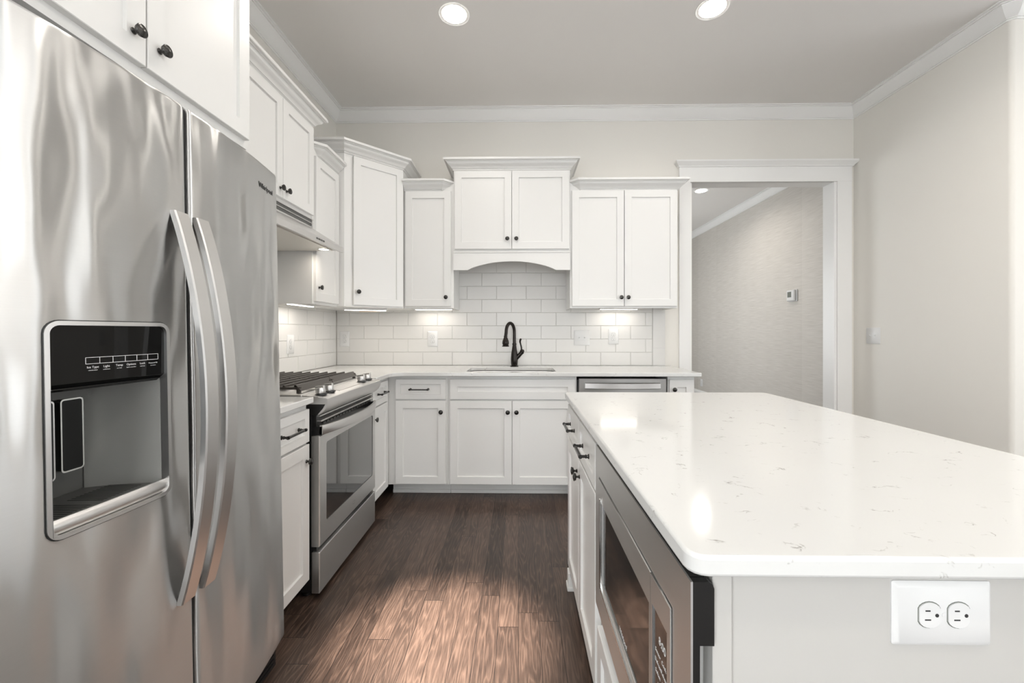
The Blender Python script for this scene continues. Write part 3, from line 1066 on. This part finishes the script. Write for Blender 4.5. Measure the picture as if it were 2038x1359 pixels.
# handles: wide straps bowed away from the doors
def strap(xc, par):
    mb = MB()
    rings = []
    n = 28
    for k in range(n + 1):
        s_ = k / n
        z = 22.2 + (60.3 - 22.2) * s_
        bow = 2.75 * (1 - (2 * s_ - 1) ** 2) ** 0.95
        y = fy(xc) - 0.1 - bow
        hw = 0.84
        rings.append([(xc - hw, y - 0.28, z), (xc - hw + .12, y - 0.4, z), (xc + hw - .12, y - 0.4, z), (xc + hw, y - 0.28, z), (xc + hw, y + 0.22, z), (xc - hw, y + 0.22, z)])
    mb.loft(rings)
    for z in (23.0, 59.5):
        mb.box(xc - 0.35, xc + 0.6, fy(xc) - 0.55, fy(xc) + 0.1, z - 0.4, z + 0.4)
    return mb.obj('handle', 'steel_lt', par, smooth=True)
strap(16.35, fz)
strap(19.05, fr)
# dispenser
def ringband(outer, inner, y_out, y_in):
    """raised frame between two plan outlines (x,z), following the door bulge"""
    o_, i_ = [], []
    for k in range(len(outer)):
        a, b, c, d = outer[k], outer[(k + 1) % len(outer)], inner[k], inner[(k + 1) % len(inner)]
        n = max(1, int(math.hypot(b[0] - a[0], b[1] - a[1]) / 0.5))
        for q in range(n):
            o_.append((a[0] + (b[0] - a[0]) * q / n, a[1] + (b[1] - a[1]) * q / n))
            i_.append((c[0] + (d[0] - c[0]) * q / n, c[1] + (d[1] - c[1]) * q / n))
    outer, inner = o_, i_
    mb = MB()
    mb.loft([[(x, fy(x) - y_in + 0.3, z) for x, z in outer], [(x, fy(x) - y_out, z) for x, z in outer], [(x, fy(x) - y_out, z) for x, z in inner], [(x, fy(x) + 0.6, z) for x, z in inner]], cap=False)
    return mb
o1 = rrect(hx0, hx1, hz0, hz1, 0.95)
i1 = rrect(hx0 + 0.33, hx1 - 0.33, hz0 + 0.33, hz1 - 0.33, 0.62)
ringband(o1, i1, 0.12, 0.0).obj('dispenser_bezel', 'steel_lt', fz, smooth=True)
o2 = rrect(hx0 - 0.07, hx1 + 0.07, hz0 - 0.07, hz1 + 0.07, 1.0)
ringband(o2, o1, 0.035, 0.0).obj('bezel_gasket', 'black', fz, smooth=True)
cav = MB()
x0, x1, z0, z1 = hx0 + 0.32, hx1 - 0.32, hz0 + 0.32, hz1 - 0.32
ZP = 44.3
BD = 5.4
cav.add([(x0, -1.0, z0), (x1, -1.2, z0), (x1, BD, z0), (x0, BD, z0), (x0, -1.0, ZP), (x1, -1.2, ZP), (x1, BD, ZP), (x0, BD, ZP)],
        [(0, 1, 2, 3), (4, 5, 6, 7), (0, 3, 7, 4)])
cav.obj('dispenser_recess', 'dgrey', fz)
# curved far wall of the recess in lighter steel grey
mb = MB()
rg = []
for k in range(9):
    a = k / 8
    xx = x1 - 1.9 * max(0, a - 0.0) ** 2.2 * 0.6
    rg.append((xx, -1.25 + (BD + 1.15) * a))
rings = [[(x, y, z) for x, y in rg] for z in (z0, ZP)]
mb.loft(rings, cap=False, closed=False)
mb.obj('recess_side_panel', 'recess', fz, smooth=True)
MB().box(x0, x1 - 0.9, BD - 0.02, BD + 0.1, z0, ZP).obj('recess_back_panel', 'dgrey', fz)
# black control panel
mb = MB()
xs_ = [x0 + (x1 - x0) * i / 8 for i in range(9)]
rings = []
for x in xs_:
    rings.append([(x, fy(x) + 0.18, ZP + 0.35), (x, fy(x) + 0.12, z1), (x, 3.0, z1), (x, 3.0, ZP - 0.25), (x, fy(x) + 0.9, ZP - 0.25)])
mb.loft(rings)
cp = mb.obj('control_panel', 'bglass', fz)
def panel_text(s, xc, z, size):
    sl = (fy(xc + 0.3) - fy(xc - 0.3)) / 0.6
    mt = Matrix.Translation((xc, fy(xc) + 0.13, z)) @ Matrix.Rotation(math.atan(sl), 4, 'Z') @ Matrix.Rotation(R(90), 4, 'X')
    return text('lettering', s, size, 'ink', fz, mt, 0.005)
bx0, bx1, bz0, bz1 = 8.1, 14.1, 46.05, 46.55
mb = MB()
def line(xa, za, xb, zb, wd=0.035):
    n = max(1, int(abs(xb - xa) / 0.6))
    for k in range(n):
        p = (xa + (xb - xa) * k / n, za + (zb - za) * k / n)
        q = (xa + (xb - xa) * (k + 1) / n, za + (zb - za) * (k + 1) / n)
        mb.bar((p[0], fy(p[0]) + 0.13, p[1]), (q[0], fy(q[0]) + 0.13, q[1]), wd, 0.02, up=(0, 1, 0))
line(bx0, bz0, bx1, bz0)
line(bx0, bz1, bx1, bz1)
for k in range(7):
    xx = bx0 + (bx1 - bx0) * k / 6
    line(xx, bz0, xx, bz1)
mb.obj('button_outlines', 'ink', fz)
for k, (s, s2) in enumerate((('Ice Type', 'cubed/crushed'), ('Light', 'on/dim/auto'), ('Temp', 'set / lock'), ('Options', 'hold to reset filter'), ('Lock', 'hold 3 sec'), ('Measured Fill', 'set amount'))):
    xx = bx0 + 0.5 + k * 1.0
    panel_text(s, xx, 45.7, 0.25 if len(s) < 9 else 0.16)
    panel_text(s2, xx, 45.5, 0.11)
# paddles
for k, (pa, pb, zt, zb_) in enumerate(((10.75, 12.6, 42.9, 36.6), (8.65, 10.3, 42.9, 36.2))):
    pr = rrect(pa, pb, zb_, zt, 0.3, 4)
    pi_ = rrect(pa + 0.13, pb - 0.13, zb_ + 0.13, zt - 0.13, 0.2, 4)
    yy = 4.1
    MB().loft([[(x, yy + 0.5, z) for x, z in pr], [(x, yy, z) for x, z in pr], [(x, yy, z) for x, z in pi_], [(x, yy + .1, z) for x, z in pi_]]).obj('paddle_frame', 'chrome', fz)
    MB().prism_xz(pi_, yy - 0.02, yy + 0.3).obj('paddle', 'bglass', fz)
MB().box(9.0, 12.0, 2.8, 5.2, 43.1, 44.3).obj('ice_chute', 'dgrey', fz)
# drip tray
mb = MB()
lipn = 8
rings = []
for i in range(lipn + 1):
    x = x0 + (x1 - x0) * i / lipn
    yb = fy(x)
    rings.append([(x, yb + 0.15, z0 + 0.05), (x, yb - 0.02, z0 + 0.4), (x, yb + 0.05, z0 + 0.85), (x, yb + 0.3, z0 + 1.1), (x, yb + 0.65, z0 + 1.05), (x, yb + 0.8, z0 + 0.8), (x, yb + 0.8, z0 + 0.05)])
mb.loft(rings)
mb.obj('drip_tray_lip', 'steel_lt', fz, smooth=True)
MB().box(x0, x1, -0.5, BD, z0 + 0.05, z0 + 0.75).obj('drip_tray', 'dgrey', fz)
mb = MB()
for k in range(24):
    xx = x0 + 0.5 + k * 0.345
    if 11 <= k <= 12:
        continue
    mb.box(xx, xx + 0.13, 0.5, 3.6, z0 + 0.751, z0 + 0.765)
mb.obj('drip_slots', 'slot', fz)
# lettering on the right door
xc = 32.4
sl = (fy(xc + 0.5) - fy(xc - 0.5))
mt = Matrix.Translation((xc, fy(xc) - 0.02, 67.9)) @ Matrix.Rotation(math.atan(sl), 4, 'Z') @ Matrix.Rotation(R(90), 4, 'X')
text('lettering', 'Whirlpool', 0.95, 'black', fr, mt, 0.02, bold=0.006)

# ================================================================== RANGE
RY0, RY1 = 74.4, 103.4
RW = RY1 - RY0
RX = -36.2              # oven door front plane
t = thing('gas_range', 'stainless slide-in gas range with cast iron grates', 'range', (RX, RY0, 0), (0, 0, LEFT))
# housing
mb = MB().box(0.15, RW - 0.15, 1.6, 26.2, 1.0, 33.4)
mb.add([(0.15, y, z) for y, z in ((-0.9, 35.9), (-0.85, 35.2), (-0.5, 34.4), (0.3, 33.5), (1.6, 33.3), (1.6, 33.3), (26, 33.3), (26, 36.6), (2, 36.6))] +
       [(RW - 0.15, y, z) for y, z in ((-0.9, 35.9), (-0.85, 35.2), (-0.5, 34.4), (0.3, 33.5), (1.6, 33.3), (1.6, 33.3), (26, 33.3), (26, 36.6), (2, 36.6))],
       [tuple(range(9))] + [tuple(range(9, 18))[::-1]] + [(i, (i + 1) % 9, 9 + (i + 1) % 9, 9 + i) for i in range(9)])
mb.obj('housing', 'black', t)
# control apron (curved front and sloping top)
pr = [(-1.4, 36.35), (-1.45, 35.9), (-1.42, 35.4), (-1.25, 34.9), (-0.9, 34.3), (-0.4, 33.8), (0.2, 33.4), (0.35, 33.5), (-0.6, 34.6), (-1.1, 35.5), (-1.1, 35.9), (3.4, 36.4), (3.4, 37.0), (2.6, 36.95), (-1.2, 36.5)]
mb = MB().loft([[(x, y, z) for y, z in pr] for x in (0.0, RW)])
# tray sides
for xa, xb in ((-0.06, 0.2), (RW - 0.2, RW + 0.06)):
    mb.loft([[(x, -1.35, 35.4), (x, -1.42, 36.4), (x, 3.2, 37.0), (x, 9, 37.0), (x, 9, 35.4)] for x in (xa, xb)])
mb.obj('control_apron', 'steel_lt', t, smooth=True)
MB().box(-0.25, RW + 0.25, 3.2, 26.6, 36.6, 37.15).obj('cooktop', 'steel_lt', t, bevel=0.15)
# keypad strip between the knobs
MB().add([(8.5, 0.0, 36.72), (RW - 8.5, 0.0, 36.72), (RW - 8.5, 2.3, 36.99), (8.5, 2.3, 36.99), (8.5, 0.0, 36.6), (RW - 8.5, 0.0, 36.6), (RW - 8.5, 2.3, 36.8), (8.5, 2.3, 36.8)],
         [(0, 1, 2, 3), (4, 5, 6, 7), (0, 1, 5, 4), (1, 2, 6, 5), (2, 3, 7, 6), (3, 0, 4, 7)]).obj('display_strip', 'steel_lt', t)
# knobs on the slope
for x in (2.4, 5.9, RW - 6.6, RW - 2.8):
    o = MB().lathe([(0, 0), (1.15, 0), (1.15, 0.18), (0.95, 0.3), (0.85, 0.32), (0, 0.32)], n=20).obj('knob_skirt', 'black', t, smooth=True)
    o.location = (x * I, 0.9 * I, 36.72 * I)
    o.rotation_euler = (R(-7), 0, 0)
    mb = MB().lathe([(0.8, 0.3), (0.86, 0.4), (0.86, 1.25), (0.78, 1.36), (0, 1.4)], n=20)
    mb.rbox(-0.26, 0.26, -0.95, 0.95, 0.5, 1.75, 0.08)
    k = mb.obj('burner_knob', 'steel_lt', t, smooth=True)
    k.location = o.location
    k.rotation_euler = (R(-7), 0, R(-12))
# vent gap with slats
mb = MB().box(0.6, RW - 0.6, 0.9, 1.7, 29.6, 33.5)
mb.obj('vent_recess', 'black', t)
for z, y in ((32.9, 0.35), (32.0, 0.05)):
    MB().rbox(0.9, RW - 0.9, y, 1.4, z, z + 0.32, 0.06).obj('vent_trim', 'steel_lt', t)
mb = MB()
for k in range(16):
    xx = 3.0 + k * 1.45
    mb.box(xx, xx + 1.0, 0.7, 0.95, 31.2, 31.5)
mb.obj('vent_slots', 'dgrey', t)
# oven door
door = MB()
oz0, oz1 = 9.4, 29.6
wz0, wz1, wx0, wx1 = 13.1, 27.9, 2.6, RW - 1.8
mbd = MB()
mbd.loft([rect(0, RW, oz0, oz1, 1.5), rect(0, RW, oz0, oz1, 0.12), rect(0, RW, oz0, oz1, 0.0, 0.12)], cap=False)
mbd.f.append((0, 1, 2, 3))
v0 = len(mbd.v)
a_ = rect(0, RW, oz0, oz1, 0.0, 0.12)
b_ = rrect(wx0, wx1, wz0, wz1, 0.5, 3)
mbd2 = prism_holes([(p[0], p[2]) for p in a_], [b_[::-1]], -0.05, 0.0)
mbd.add([(x, -z - 0.05, y) for x, y, z in mbd2.v], mbd2.f)
dr = mbd.obj('oven_door', 'steel2', t, smooth=True)
MB().prism_xz(rrect(wx0 - 0.1, wx1 + 0.1, wz0 - 0.1, wz1 + 0.1, 0.5, 3), 0.06, 0.4).obj('window_glass', 'oglass', dr)
# logo on the door
lm = MB()
lm.sweep  # keep builder reference
cxl, czl = RW / 2 + 1.0, 11.2
for k in range(24):
    a, b2 = 2 * PI * k / 24, 2 * PI * (k + 1) / 24
    lm.bar((cxl + 0.75 * math.cos(a), -0.03, czl + 0.3 * math.sin(a)), (cxl + 0.75 * math.cos(b2), -0.03, czl + 0.3 * math.sin(b2)), 0.05, 0.04, up=(0, 1, 0))
lm.obj('emblem', 'dgrey', dr)
text('lettering', 'Whirlpool', 0.5, 'black', dr, face_front(cxl, -0.02, czl - 0.15), 0.02)
# door handle strap, bowed
rings = []
for k in range(25):
    s_ = k / 24
    x = 0.5 + (RW - 1.0) * s_
    bow = 2.1 * (1 - (2 * s_ - 1) ** 2) ** 0.75
    y = 0.1 - bow
    rings.append([(x, y - 0.3, 29.75), (x, y - 0.42, 29.95), (x, y - 0.42, 31.25), (x, y - 0.3, 31.45), (x, y + 0.15, 31.45), (x, y + 0.15, 29.75)])
MB().loft(rings).obj('handle', 'steel_lt', dr, smooth=True)
for x in (0.5, RW - 1.6):
    MB().box(x, x + 1.1, -0.2, 1.5, 29.6, 31.2).obj('handle_bracket', 'black', dr)
# storage drawer
mb = MB().rbox(0, RW, 0.0, 1.5, 0.9, 8.4, 0.1)
mb.obj('storage_drawer', 'steel2', t)
MB().box(0.5, RW - 0.5, 0.8, 1.6, 8.4, 9.5).obj('drawer_gap', 'black', t)
for x in (1.5, RW - 1.5):
    MB().lathe([(0, 0), (0.8, 0), (0.8, 0.5), (0.3, 0.6), (0.3, 1.0), (0, 1.0)], (x, 3, 0)).obj('levelling_foot', 'black', t)
# burners
for (x, y, r) in ((6.5, 9.5, 1.7), (6.5, 20.0, 1.4), (22.5, 9.5, 1.9), (22.5, 20.0, 1.4), (14.5, 15, 1.6)):
    b0 = MB().lathe([(0, 0), (r + 0.5, 0), (r + 0.4, 0.25), (r, 0.3), (r, 0.55), (0, 0.55)], (x, y, 37.12), n=20).obj('burner', 'steel_lt', t, smooth=True)
    MB().lathe([(0, 0), (r - 0.15, 0), (r - 0.15, 0.15), (r - 0.4, 0.25), (0, 0.25)], (x, y, 37.65), n=20).obj('burner_cap', 'iron', b0, smooth=True)
# grates: two cast iron sections of long bars with a sloped front skirt
for g, (xa, xb) in enumerate(((1.3, 14.4), (14.6, 27.7))):
    gm = MB()
    for k in range(9):
        y = 5.2 + k * 2.15
        z = 38.65
        gm.loft([[(x, y - 0.25, z - 0.42), (x, y + 0.25, z - 0.42), (x, y + 0.17, z), (x, y - 0.17, z)] for x in (xa, xb)])
    for x in (xa + 0.2, (xa + xb) / 2, xb - 0.2):
        gm.box(x - 0.22, x + 0.22, 5.0, 22.6, 37.85, 38.32)
    # front skirt
    gm.loft([[(x, 4.05, 37.6), (x, 4.3, 37.62), (x, 5.4, 38.55), (x, 5.3, 38.7), (x, 5.0, 38.7)] for x in (xa, xb)])
    for x in (xa + 0.4, xb - 0.4):
        for y in (4.7, 22.2):
            gm.box(x - 0.3, x + 0.3, y - 0.3, y + 0.3, 37.1, 38.3)
    gm.obj('grate', 'iron', t)

# ================================================================== RANGE HOOD
HY0, HY1 = 73.0, 102.6
HW = HY1 - HY0
HX = -43.9
t = thing('range_hood', 'slim stainless under-cabinet range hood above the range', 'range hood', (HX, HY0, 68.3), (0, 0, LEFT))
hd = XL - HX
D = -hd - 0.4           # depth to the tiled wall
UF = HX - UX + 0.0      # local y of the upper cabinet frame
# canopy: lip, slope, upper box
prf = [(0.0, 0.0), (0.0, 1.25), (0.3, 1.5), (UF - 0.1, 6.0), (UF + 0.1, 6.0), (UF + 0.1, 8.2), (D, 8.2), (D, 0.0), (D - 0.4, 0.0), (D - 0.4, 0.6), (0.4, 0.6), (0.4, 0.0)]
MB().loft([[(x, y, z) for y, z in prf] for x in (0.0, HW)]).obj('canopy', 'steel_lt', t)
mb = MB()
mb.box(1.2, HW - 1.2, 2.2, D - 2.5, 0.35, 0.62)
mb.obj('grease_filter', 'filter', t)
for x in (4.0, HW - 3.4):
    l0 = MB().lathe([(0, 0), (1.4, 0), (1.4, -0.12), (1.15, -0.16), (1.1, 0), (0, 0.0)], (x, 3.3, 0.32), n=20).obj('lamp_ring', 'chrome', t, smooth=True)
    MB().lathe([(0, 0.02), (1.1, 0.02), (1.1, -0.05), (0, -0.07)], (x, 3.3, 0.3), n=20).obj('lamp_lens', 'hlens', l0, smooth=True)
    area('hood_lamp', HX - 3.3, HY0 + x, 68.4, 2.0, 2.0, 0.3, (1, 0.88, 0.74), (0, 0, 0), 'DISK', 170)
mb = MB()
for k in range(4):
    mb.rbox(HW * 0.5 + 1.0 + k * 1.0, HW * 0.5 + 1.7 + k * 1.0, -0.12, 0.1, 0.5, 0.85, 0.04)
mb.obj('switch_buttons', 'dgrey', t)
MB().box(0.6, HW - 1.0, UF - 0.02, UF + 0.12, 6.5, 8.1).obj('vent_strip', 'dgrey', t)
mb = MB()
mb.rbox(0.2, HW - 0.6, UF - 0.25, UF + 0.15, 8.0, 8.25, 0.04).rbox(0.2, HW - 0.6, UF - 0.22, UF + 0.15, 7.1, 7.3, 0.04)
mb.box(HW - 1.2, HW - 0.9, UF - 0.2, UF + 0.15, 6.1, 8.2)
mb.obj('vent_frame', 'steel_lt', t)

# ================================================================== DISHWASHER
t = thing('dishwasher', 'stainless dishwasher with a pocket bar handle beside the sink cabinet', 'dishwasher', (16.8, BY - 0.8, 0))
MB().box(0.2, 25.7, 1.2, 22, 1.0, 34.6).obj('tub_housing', 'black', t)
dr = MB().rbox(0.5, 25.5, 0, 1.2, 4.6, 35.2, 0.12).obj('door', 'steel_dk', t)
rings = []
for k in range(17):
    s_ = k / 16
    x = 2.2 + 21.4 * s_
    y = -0.5 - 1.2 * (1 - (2 * s_ - 1) ** 2)
    rings.append([(x, y, 32.3), (x, y - 0.25, 32.45), (x, y - 0.25, 33.85), (x, y, 34.0), (x, y + 0.3, 34.0), (x, y + 0.3, 32.3)])
MB().loft(rings).obj('handle', 'steel_lt', dr, smooth=True)
for x in (2.3, 22.7):
    MB().box(x, x + 0.8, -0.5, 0.05, 32.6, 33.8).obj('handle_bracket', 'steel_lt', dr)
MB().box(0.4, 25.6, 4.2, 5.0, 0, 4.2).obj('toe_panel', 'black', t)

# ================================================================== MICROWAVE
MYF, MYN = 49.0, 22.05      # far and near edges along the island
MW_ = MYF - MYN
t = thing('microwave', 'built-in stainless microwave with black glass door in the island', 'microwave', (9.15, MYF, 0), (0, 0, ISLE))
# local x: 0 far .. MW_ near
tz0, tz1 = 16.6, 35.3
a_ = [(0, tz0), (MW_, tz0), (MW_, tz1), (0, tz1)]
hx_0, hx_1, hz_0, hz_1 = 2.05, 24.4, 19.2, 32.2
mb2 = prism_holes(a_, [rrect(hx_0, hx_1, hz_0, hz_1, 0.15, 2)[::-1]], 0, 0.12)
MB().add([(x, -z + 0.12, y) for x, y, z in mb2.v], mb2.f).obj('trim_kit', 'steel2', t)
mb = MB()
mb.box(0.05, 0.5, 0.12, 0.95, tz0 + .05, tz1 - .05)
mb.box(0.5, MW_ - 0.5, 0.12, 0.95, tz1 - 0.6, tz1)
mb.box(0.5, MW_ - 0.5, 0.12, 0.95, tz0 + .05, tz0 + 0.6)
mb.box(MW_ - 0.42, MW_ - 0.02, 0.12, 0.5, tz0 + .05, 33)
# near side shroud with the rounded upper corner
sh = [(0.12, tz1 - 3.4), (0.12, tz1), (0.95, tz1), (1.15, tz1 - 0.1), (1.25, tz1 - 0.35), (1.25, tz1 - 3.4)]
mb.loft([[(x, y, z) for y, z in sh] for x in (MW_ - 0.42, MW_)])
mb.obj('trim_frame', 'black', t)
MB().box(1.6, MW_ - 2.2, 0.95, 18.5, 18.0, 33.2).obj('oven_box', 'dgrey', t)
MB().loft([[(x, 0.9, z) for x, z in rrect(hx_0, hx_1, hz_0, hz_1, .15, 2)], [(x, 0.1, z) for x, z in rrect(hx_0, hx_1, hz_0, hz_1, .15, 2)], [(x, 0.1, z) for x, z in rrect(hx_0 + .12, hx_1 - .12, hz_0 + .12, hz_1 - .12, .12, 2)]]).obj('door_gap', 'black', t)
XS = MYF - 28.45
dr = prism_holes([(hx_0 + 0.15, hz_0 + 0.15), (XS - 0.04, hz_0 + 0.15), (XS - 0.04, hz_1 - 0.15), (hx_0 + 0.15, hz_1 - 0.15)], [[(4.2, 29.8), (XS - 0.3, 29.8), (XS - 0.3, 21.2), (4.2, 21.2)]], 0, 0.25)
dr = MB().add([(x, 0.15 - z, y) for x, y, z in dr.v], dr.f).obj('door', 'steel2', t)
MB().box(4.2, XS - 0.3, 0.0, 0.12, 21.2, 29.8).obj('door_glass', 'bglass', dr)
MB().rbox(3.75, 4.15, -0.35, 0.1, 20.6, 30.4, 0.08).rbox(4.15, XS - 0.1, -0.3, -0.05, 20.45, 20.8, 0.05).obj('door_edge_trim', 'chrome', dr)
cpn = prism_holes([(XS + 0.04, hz_0 + 0.15), (hx_1 - 0.15, hz_0 + 0.15), (hx_1 - 0.15, hz_1 - 0.15), (XS + 0.04, hz_1 - 0.15)], [[(XS + 0.4, 30.2), (hx_1 - 0.7, 30.2), (hx_1 - 0.7, 19.9), (XS + 0.4, 19.9)]], 0, 0.25)
cpn = MB().add([(x, 0.15 - z, y) for x, y, z in cpn.v], cpn.f).obj('control_panel', 'steel2', t)
MB().box(XS + 0.4, hx_1 - 0.7, 0.0, 0.12, 19.9, 30.2).obj('keypad_glass', 'bglass', cpn)
xk = (XS + 0.4 + hx_1 - 0.7) / 2
text('lettering', '8:00', 0.75, 'ink', cpn, face_front(xk + .3, -0.01, 28.3), 0.005)
for r_, row in enumerate((('Sensor', 'Cook'), ('Defrost', 'Reheat'), ('Soften', 'Melt'), ('1', '2'), ('3', '4'), ('5', '6'), ('7', '8'), ('9', '0'), ('Timer', 'Power'), ('Start', 'Cancel'))):
    for c_, s in enumerate(row):
        text('lettering', s, 0.36, 'ink', cpn, face_front(xk - 0.5 + c_ * 1.1, -0.01, 27.4 - r_ * 0.68), 0.005)
text('lettering', 'Whirlpool', 0.6, 'ink', dr, face_front(12.8, -0.01, 21.6), 0.005)

# ================================================================== ELECTRICS
def outlet(label, loc, rot, hor=False, w_=3.45, h=5.25, kind='duplex', group='outlets'):
    t = thing('outlet' if kind == 'duplex' else 'light_switch', label, 'outlet' if kind == 'duplex' else 'switch', loc, rot, group)
    if hor:
        w_, h = h, w_
    mb = MB()
    def rr(d, y):
        return [(x, y, z) for x, z in rrect(-w_ / 2 + d, w_ / 2 - d, -h / 2 + d, h / 2 - d, 0.14, 3)]
    mb.loft([rr(0, 0), rr(0, -0.08), rr(0.2, -0.24)])
    mb.obj('cover_plate', 'plate', t, smooth=True)
    if kind == 'duplex':
        for sgn in (-1, 1):
            pts = []
            for i in range(24):
                a = 2 * PI * i / 24
                u, v = 0.68 * math.cos(a), 0.68 * math.sin(a)
                v = max(-0.56, min(0.56, v))
                pts.append((u, v))
            f_ = MB()
            c0 = sgn * 0.77
            tr = (lambda u, v: (c0 + v, u)) if hor else (lambda u, v: (u, c0 + v))
            f_.loft([[(tr(u, v)[0], -0.2, tr(u, v)[1]) for u, v in pts], [(tr(u, v)[0], -0.3, tr(u, v)[1]) for u, v in pts]])
            rc = f_.obj('receptacle', 'plate', t)
            g_ = MB()
            g_.loft([[(tr(u * 1.07, v * 1.08)[0], -0.235, tr(u * 1.07, v * 1.08)[1]) for u, v in pts], [(tr(u * 1.07, v * 1.08)[0], -0.246, tr(u * 1.07, v * 1.08)[1]) for u, v in pts]])
            g_.obj('receptacle_gap_shade', 'lcd_shade', t)  # grey ring painted as the shadow around the receptacle face
            s_ = MB()
            for (u, v, a, b2) in ((-0.24, 0.12, 0.035, 0.16), (0.24, 0.12, 0.035, 0.13)):
                if hor:
                    s_.box(c0 - v - b2, c0 - v + b2, -0.31, -0.29, u - a, u + a)
                else:
                    s_.box(u - a, u + a, -0.31, -0.29, c0 + v - b2, c0 + v + b2)
            gx, gz = (c0 + 0.36, 0) if hor else (0, c0 - 0.3)
            s_.lathe([(0, 0.29), (0.1, 0.29), (0.1, 0.31), (0, 0.31)], (gx, 0, gz), '-y', 10)
            s_.obj('slots', 'slot', rc)
        MB().lathe([(0, 0.2), (0.13, 0.2), (0.11, 0.27), (0, 0.28)], axis='-y', n=12).obj('screw', 'plate', t)
    elif kind == 'switch2':
        for sx in (-0.92, 0.92):
            MB().box(sx - 0.2, sx + 0.2, -0.27, -0.2, -0.5, 0.5).obj('switch_slot', 'plate', t)
            MB().loft([[(sx - 0.17, -0.25, -0.12), (sx + 0.17, -0.25, -0.12), (sx + 0.17, -0.25, 0.3), (sx - 0.17, -0.25, 0.3)],
                       [(sx - 0.13, -0.7, 0.18), (sx + 0.13, -0.7, 0.18), (sx + 0.13, -0.66, 0.34), (sx - 0.13, -0.66, 0.34)]]).obj('toggle', 'plate', t)
    return t
yb = YB - 0.36
outlet('white duplex outlet on back tile near the room corner', (-60.2, yb, 46.1), (0, 0, 0))
outlet('white duplex outlet on back tile left of the faucet', (-29.6, yb, 46.1), (0, 0, 0))
outlet('white duplex outlet on back tile right of the double switch', (32.5, yb, 46.9), (0, 0, 0))
outlet('white double toggle switch plate on back tile right of the faucet', (21.7, yb, 46.5), (0, 0, 0), w_=5.4, h=5.25, kind='switch2', group='switch plates')
outlet('white outlet on the left tiled wall behind the range', (XL + 0.36, 112.8, 45.1), (0, 0, LEFT))
outlet('horizontal white duplex outlet on the island end panel', (22.75, 22.65, 33.45), (0, 0, 0), hor=True)
outlet('white double switch plate on the right wall beside the opening', (XR, 134.2, 47.3), (0, 0, ISLE), w_=5.2, h=5.2, kind='switch2', group='switch plates')
outlet('white switch plate at the right picture edge on the near wall', (120.2, YE, 47.6), (0, 0, 0), w_=4.6, h=5.25, kind='switch2', group='switch plates')
outlet('white outlet low on the wallpapered hall wall', (135, 306, 11.0), (0, 0, ISLE))
t = thing('thermostat', 'small white thermostat with grey screen on the wallpapered hall wall', 'thermostat', (135, 204.5, 66.3), (0, 0, ISLE))
MB().rbox(-3.3, 3.3, -0.5, 0, -2.9, 2.9, 0.2).obj('wall_plate', 'plate', t)
MB().rbox(-3.1, 2.6, -1.5, -0.4, -2.6, 2.7, 0.3).obj('case', 'plate', t)
MB().box(-2.3, 0.6, -1.53, -1.48, -0.8, 1.9).obj('screen', 'lcd_shade', t)

# ================================================================== LIGHTS OF THE PLACE
def downlight(x, y, watts, label, spread=150):
    t = thing('recessed_light', label, 'ceiling light', (x, y, ZC), group='recessed ceiling lights')
    MB().lathe([(2.9, 0.05), (3.35, 0.0), (3.7, -0.06), (3.75, -0.02), (3.75, 0.1), (2.9, 0.12)], n=32).obj('trim_ring', 'trim', t, smooth=True)
    MB().lathe([(0, 0.02), (2.9, 0.02), (2.9, -0.04), (2.4, -0.14), (0, -0.2)], n=32).obj('lens', 'lens', t, smooth=True)
    area('downlight', x, y, ZC - 0.35, 5.6, 5.6, watts, WARM, (0, 0, 0), 'DISK', spread)
    return t
DW = 2.8
downlight(-15.4, 98.5, DW, 'lit round recessed ceiling light, left of the two over the kitchen')
downlight(45.6, 97.6, DW, 'lit round recessed ceiling light, right of the two over the kitchen')
downlight(98.6, 224, DW * 2.5, 'lit round recessed light in the hall ceiling past the opening')
for x, y in ((-12, 62), (47, 48), (-13, -10), (47, -10), (86, 64), (107, -10), (47, -80), (170, 0)):
    t = downlight(x, y, DW * (2 if x == 86 else 1), 'lit round recessed ceiling light out of view over the camera side')  # all unseen; one is placed and doubled to brighten the right wall
    if y == 62:
        sd = bpy.data.lights.new('downlight_beam', 'SPOT')
        sd.energy = 1900
        sd.color = (1.0, 0.90, 0.80)
        sd.spot_size = R(19)
        sd.spot_blend = 1.0
        sd.shadow_soft_size = 0.05
        so = bpy.data.objects.new('downlight_beam', sd)
        so.location = (x * I, (y + 2) * I, (ZC - 0.5) * I)
        COL.objects.link(so)

def strip(x, y, z, ln, rot, watts, label):
    t = thing('under_cabinet_light', label, 'light strip', (x, y, z), (0, 0, rot), 'under-cabinet lights')
    MB().rbox(-ln / 2 - 0.3, ln / 2 + 0.3, -0.9, 0.9, 0, 0.7, 0.08).obj('fixture', 'plate', t)
    MB().box(-ln / 2, ln / 2, -0.7, 0.7, -0.12, 0.02).obj('diffuser', 'ulens', t)
    area('strip_light', x, y, z - 0.2, ln, 1.2, watts, WARM, (0, 0, rot), 'RECTANGLE', 170)
UW = 0.24
strip(33.2, UY + 7.3, 56.0, 12, 0, UW, 'lit strip under the two-door cabinet right of the sink')
strip(-28.3, UY + 7.3, 56.0, 12, 0, UW, 'lit strip under the single-door cabinet left of the sink')
strip(-47.2, 126.5, 55.2, 12, DIAG * 0.6, UW * 2.2, 'lit strip under the diagonal corner cabinet')
strip(UX - 6.5, 108.8, 55.6, 11, LEFT, UW * 1.8, 'lit strip under the narrow cabinet past the hood')
# tan wire channel left in the corner
tag(MB().rbox(-51.0, -44.5, 131.0, 132.0, 54.9, 55.7, 0.1).obj('wire_cover', 'tan'), 'small tan wire cover under the corner cabinet', 'wire cover')
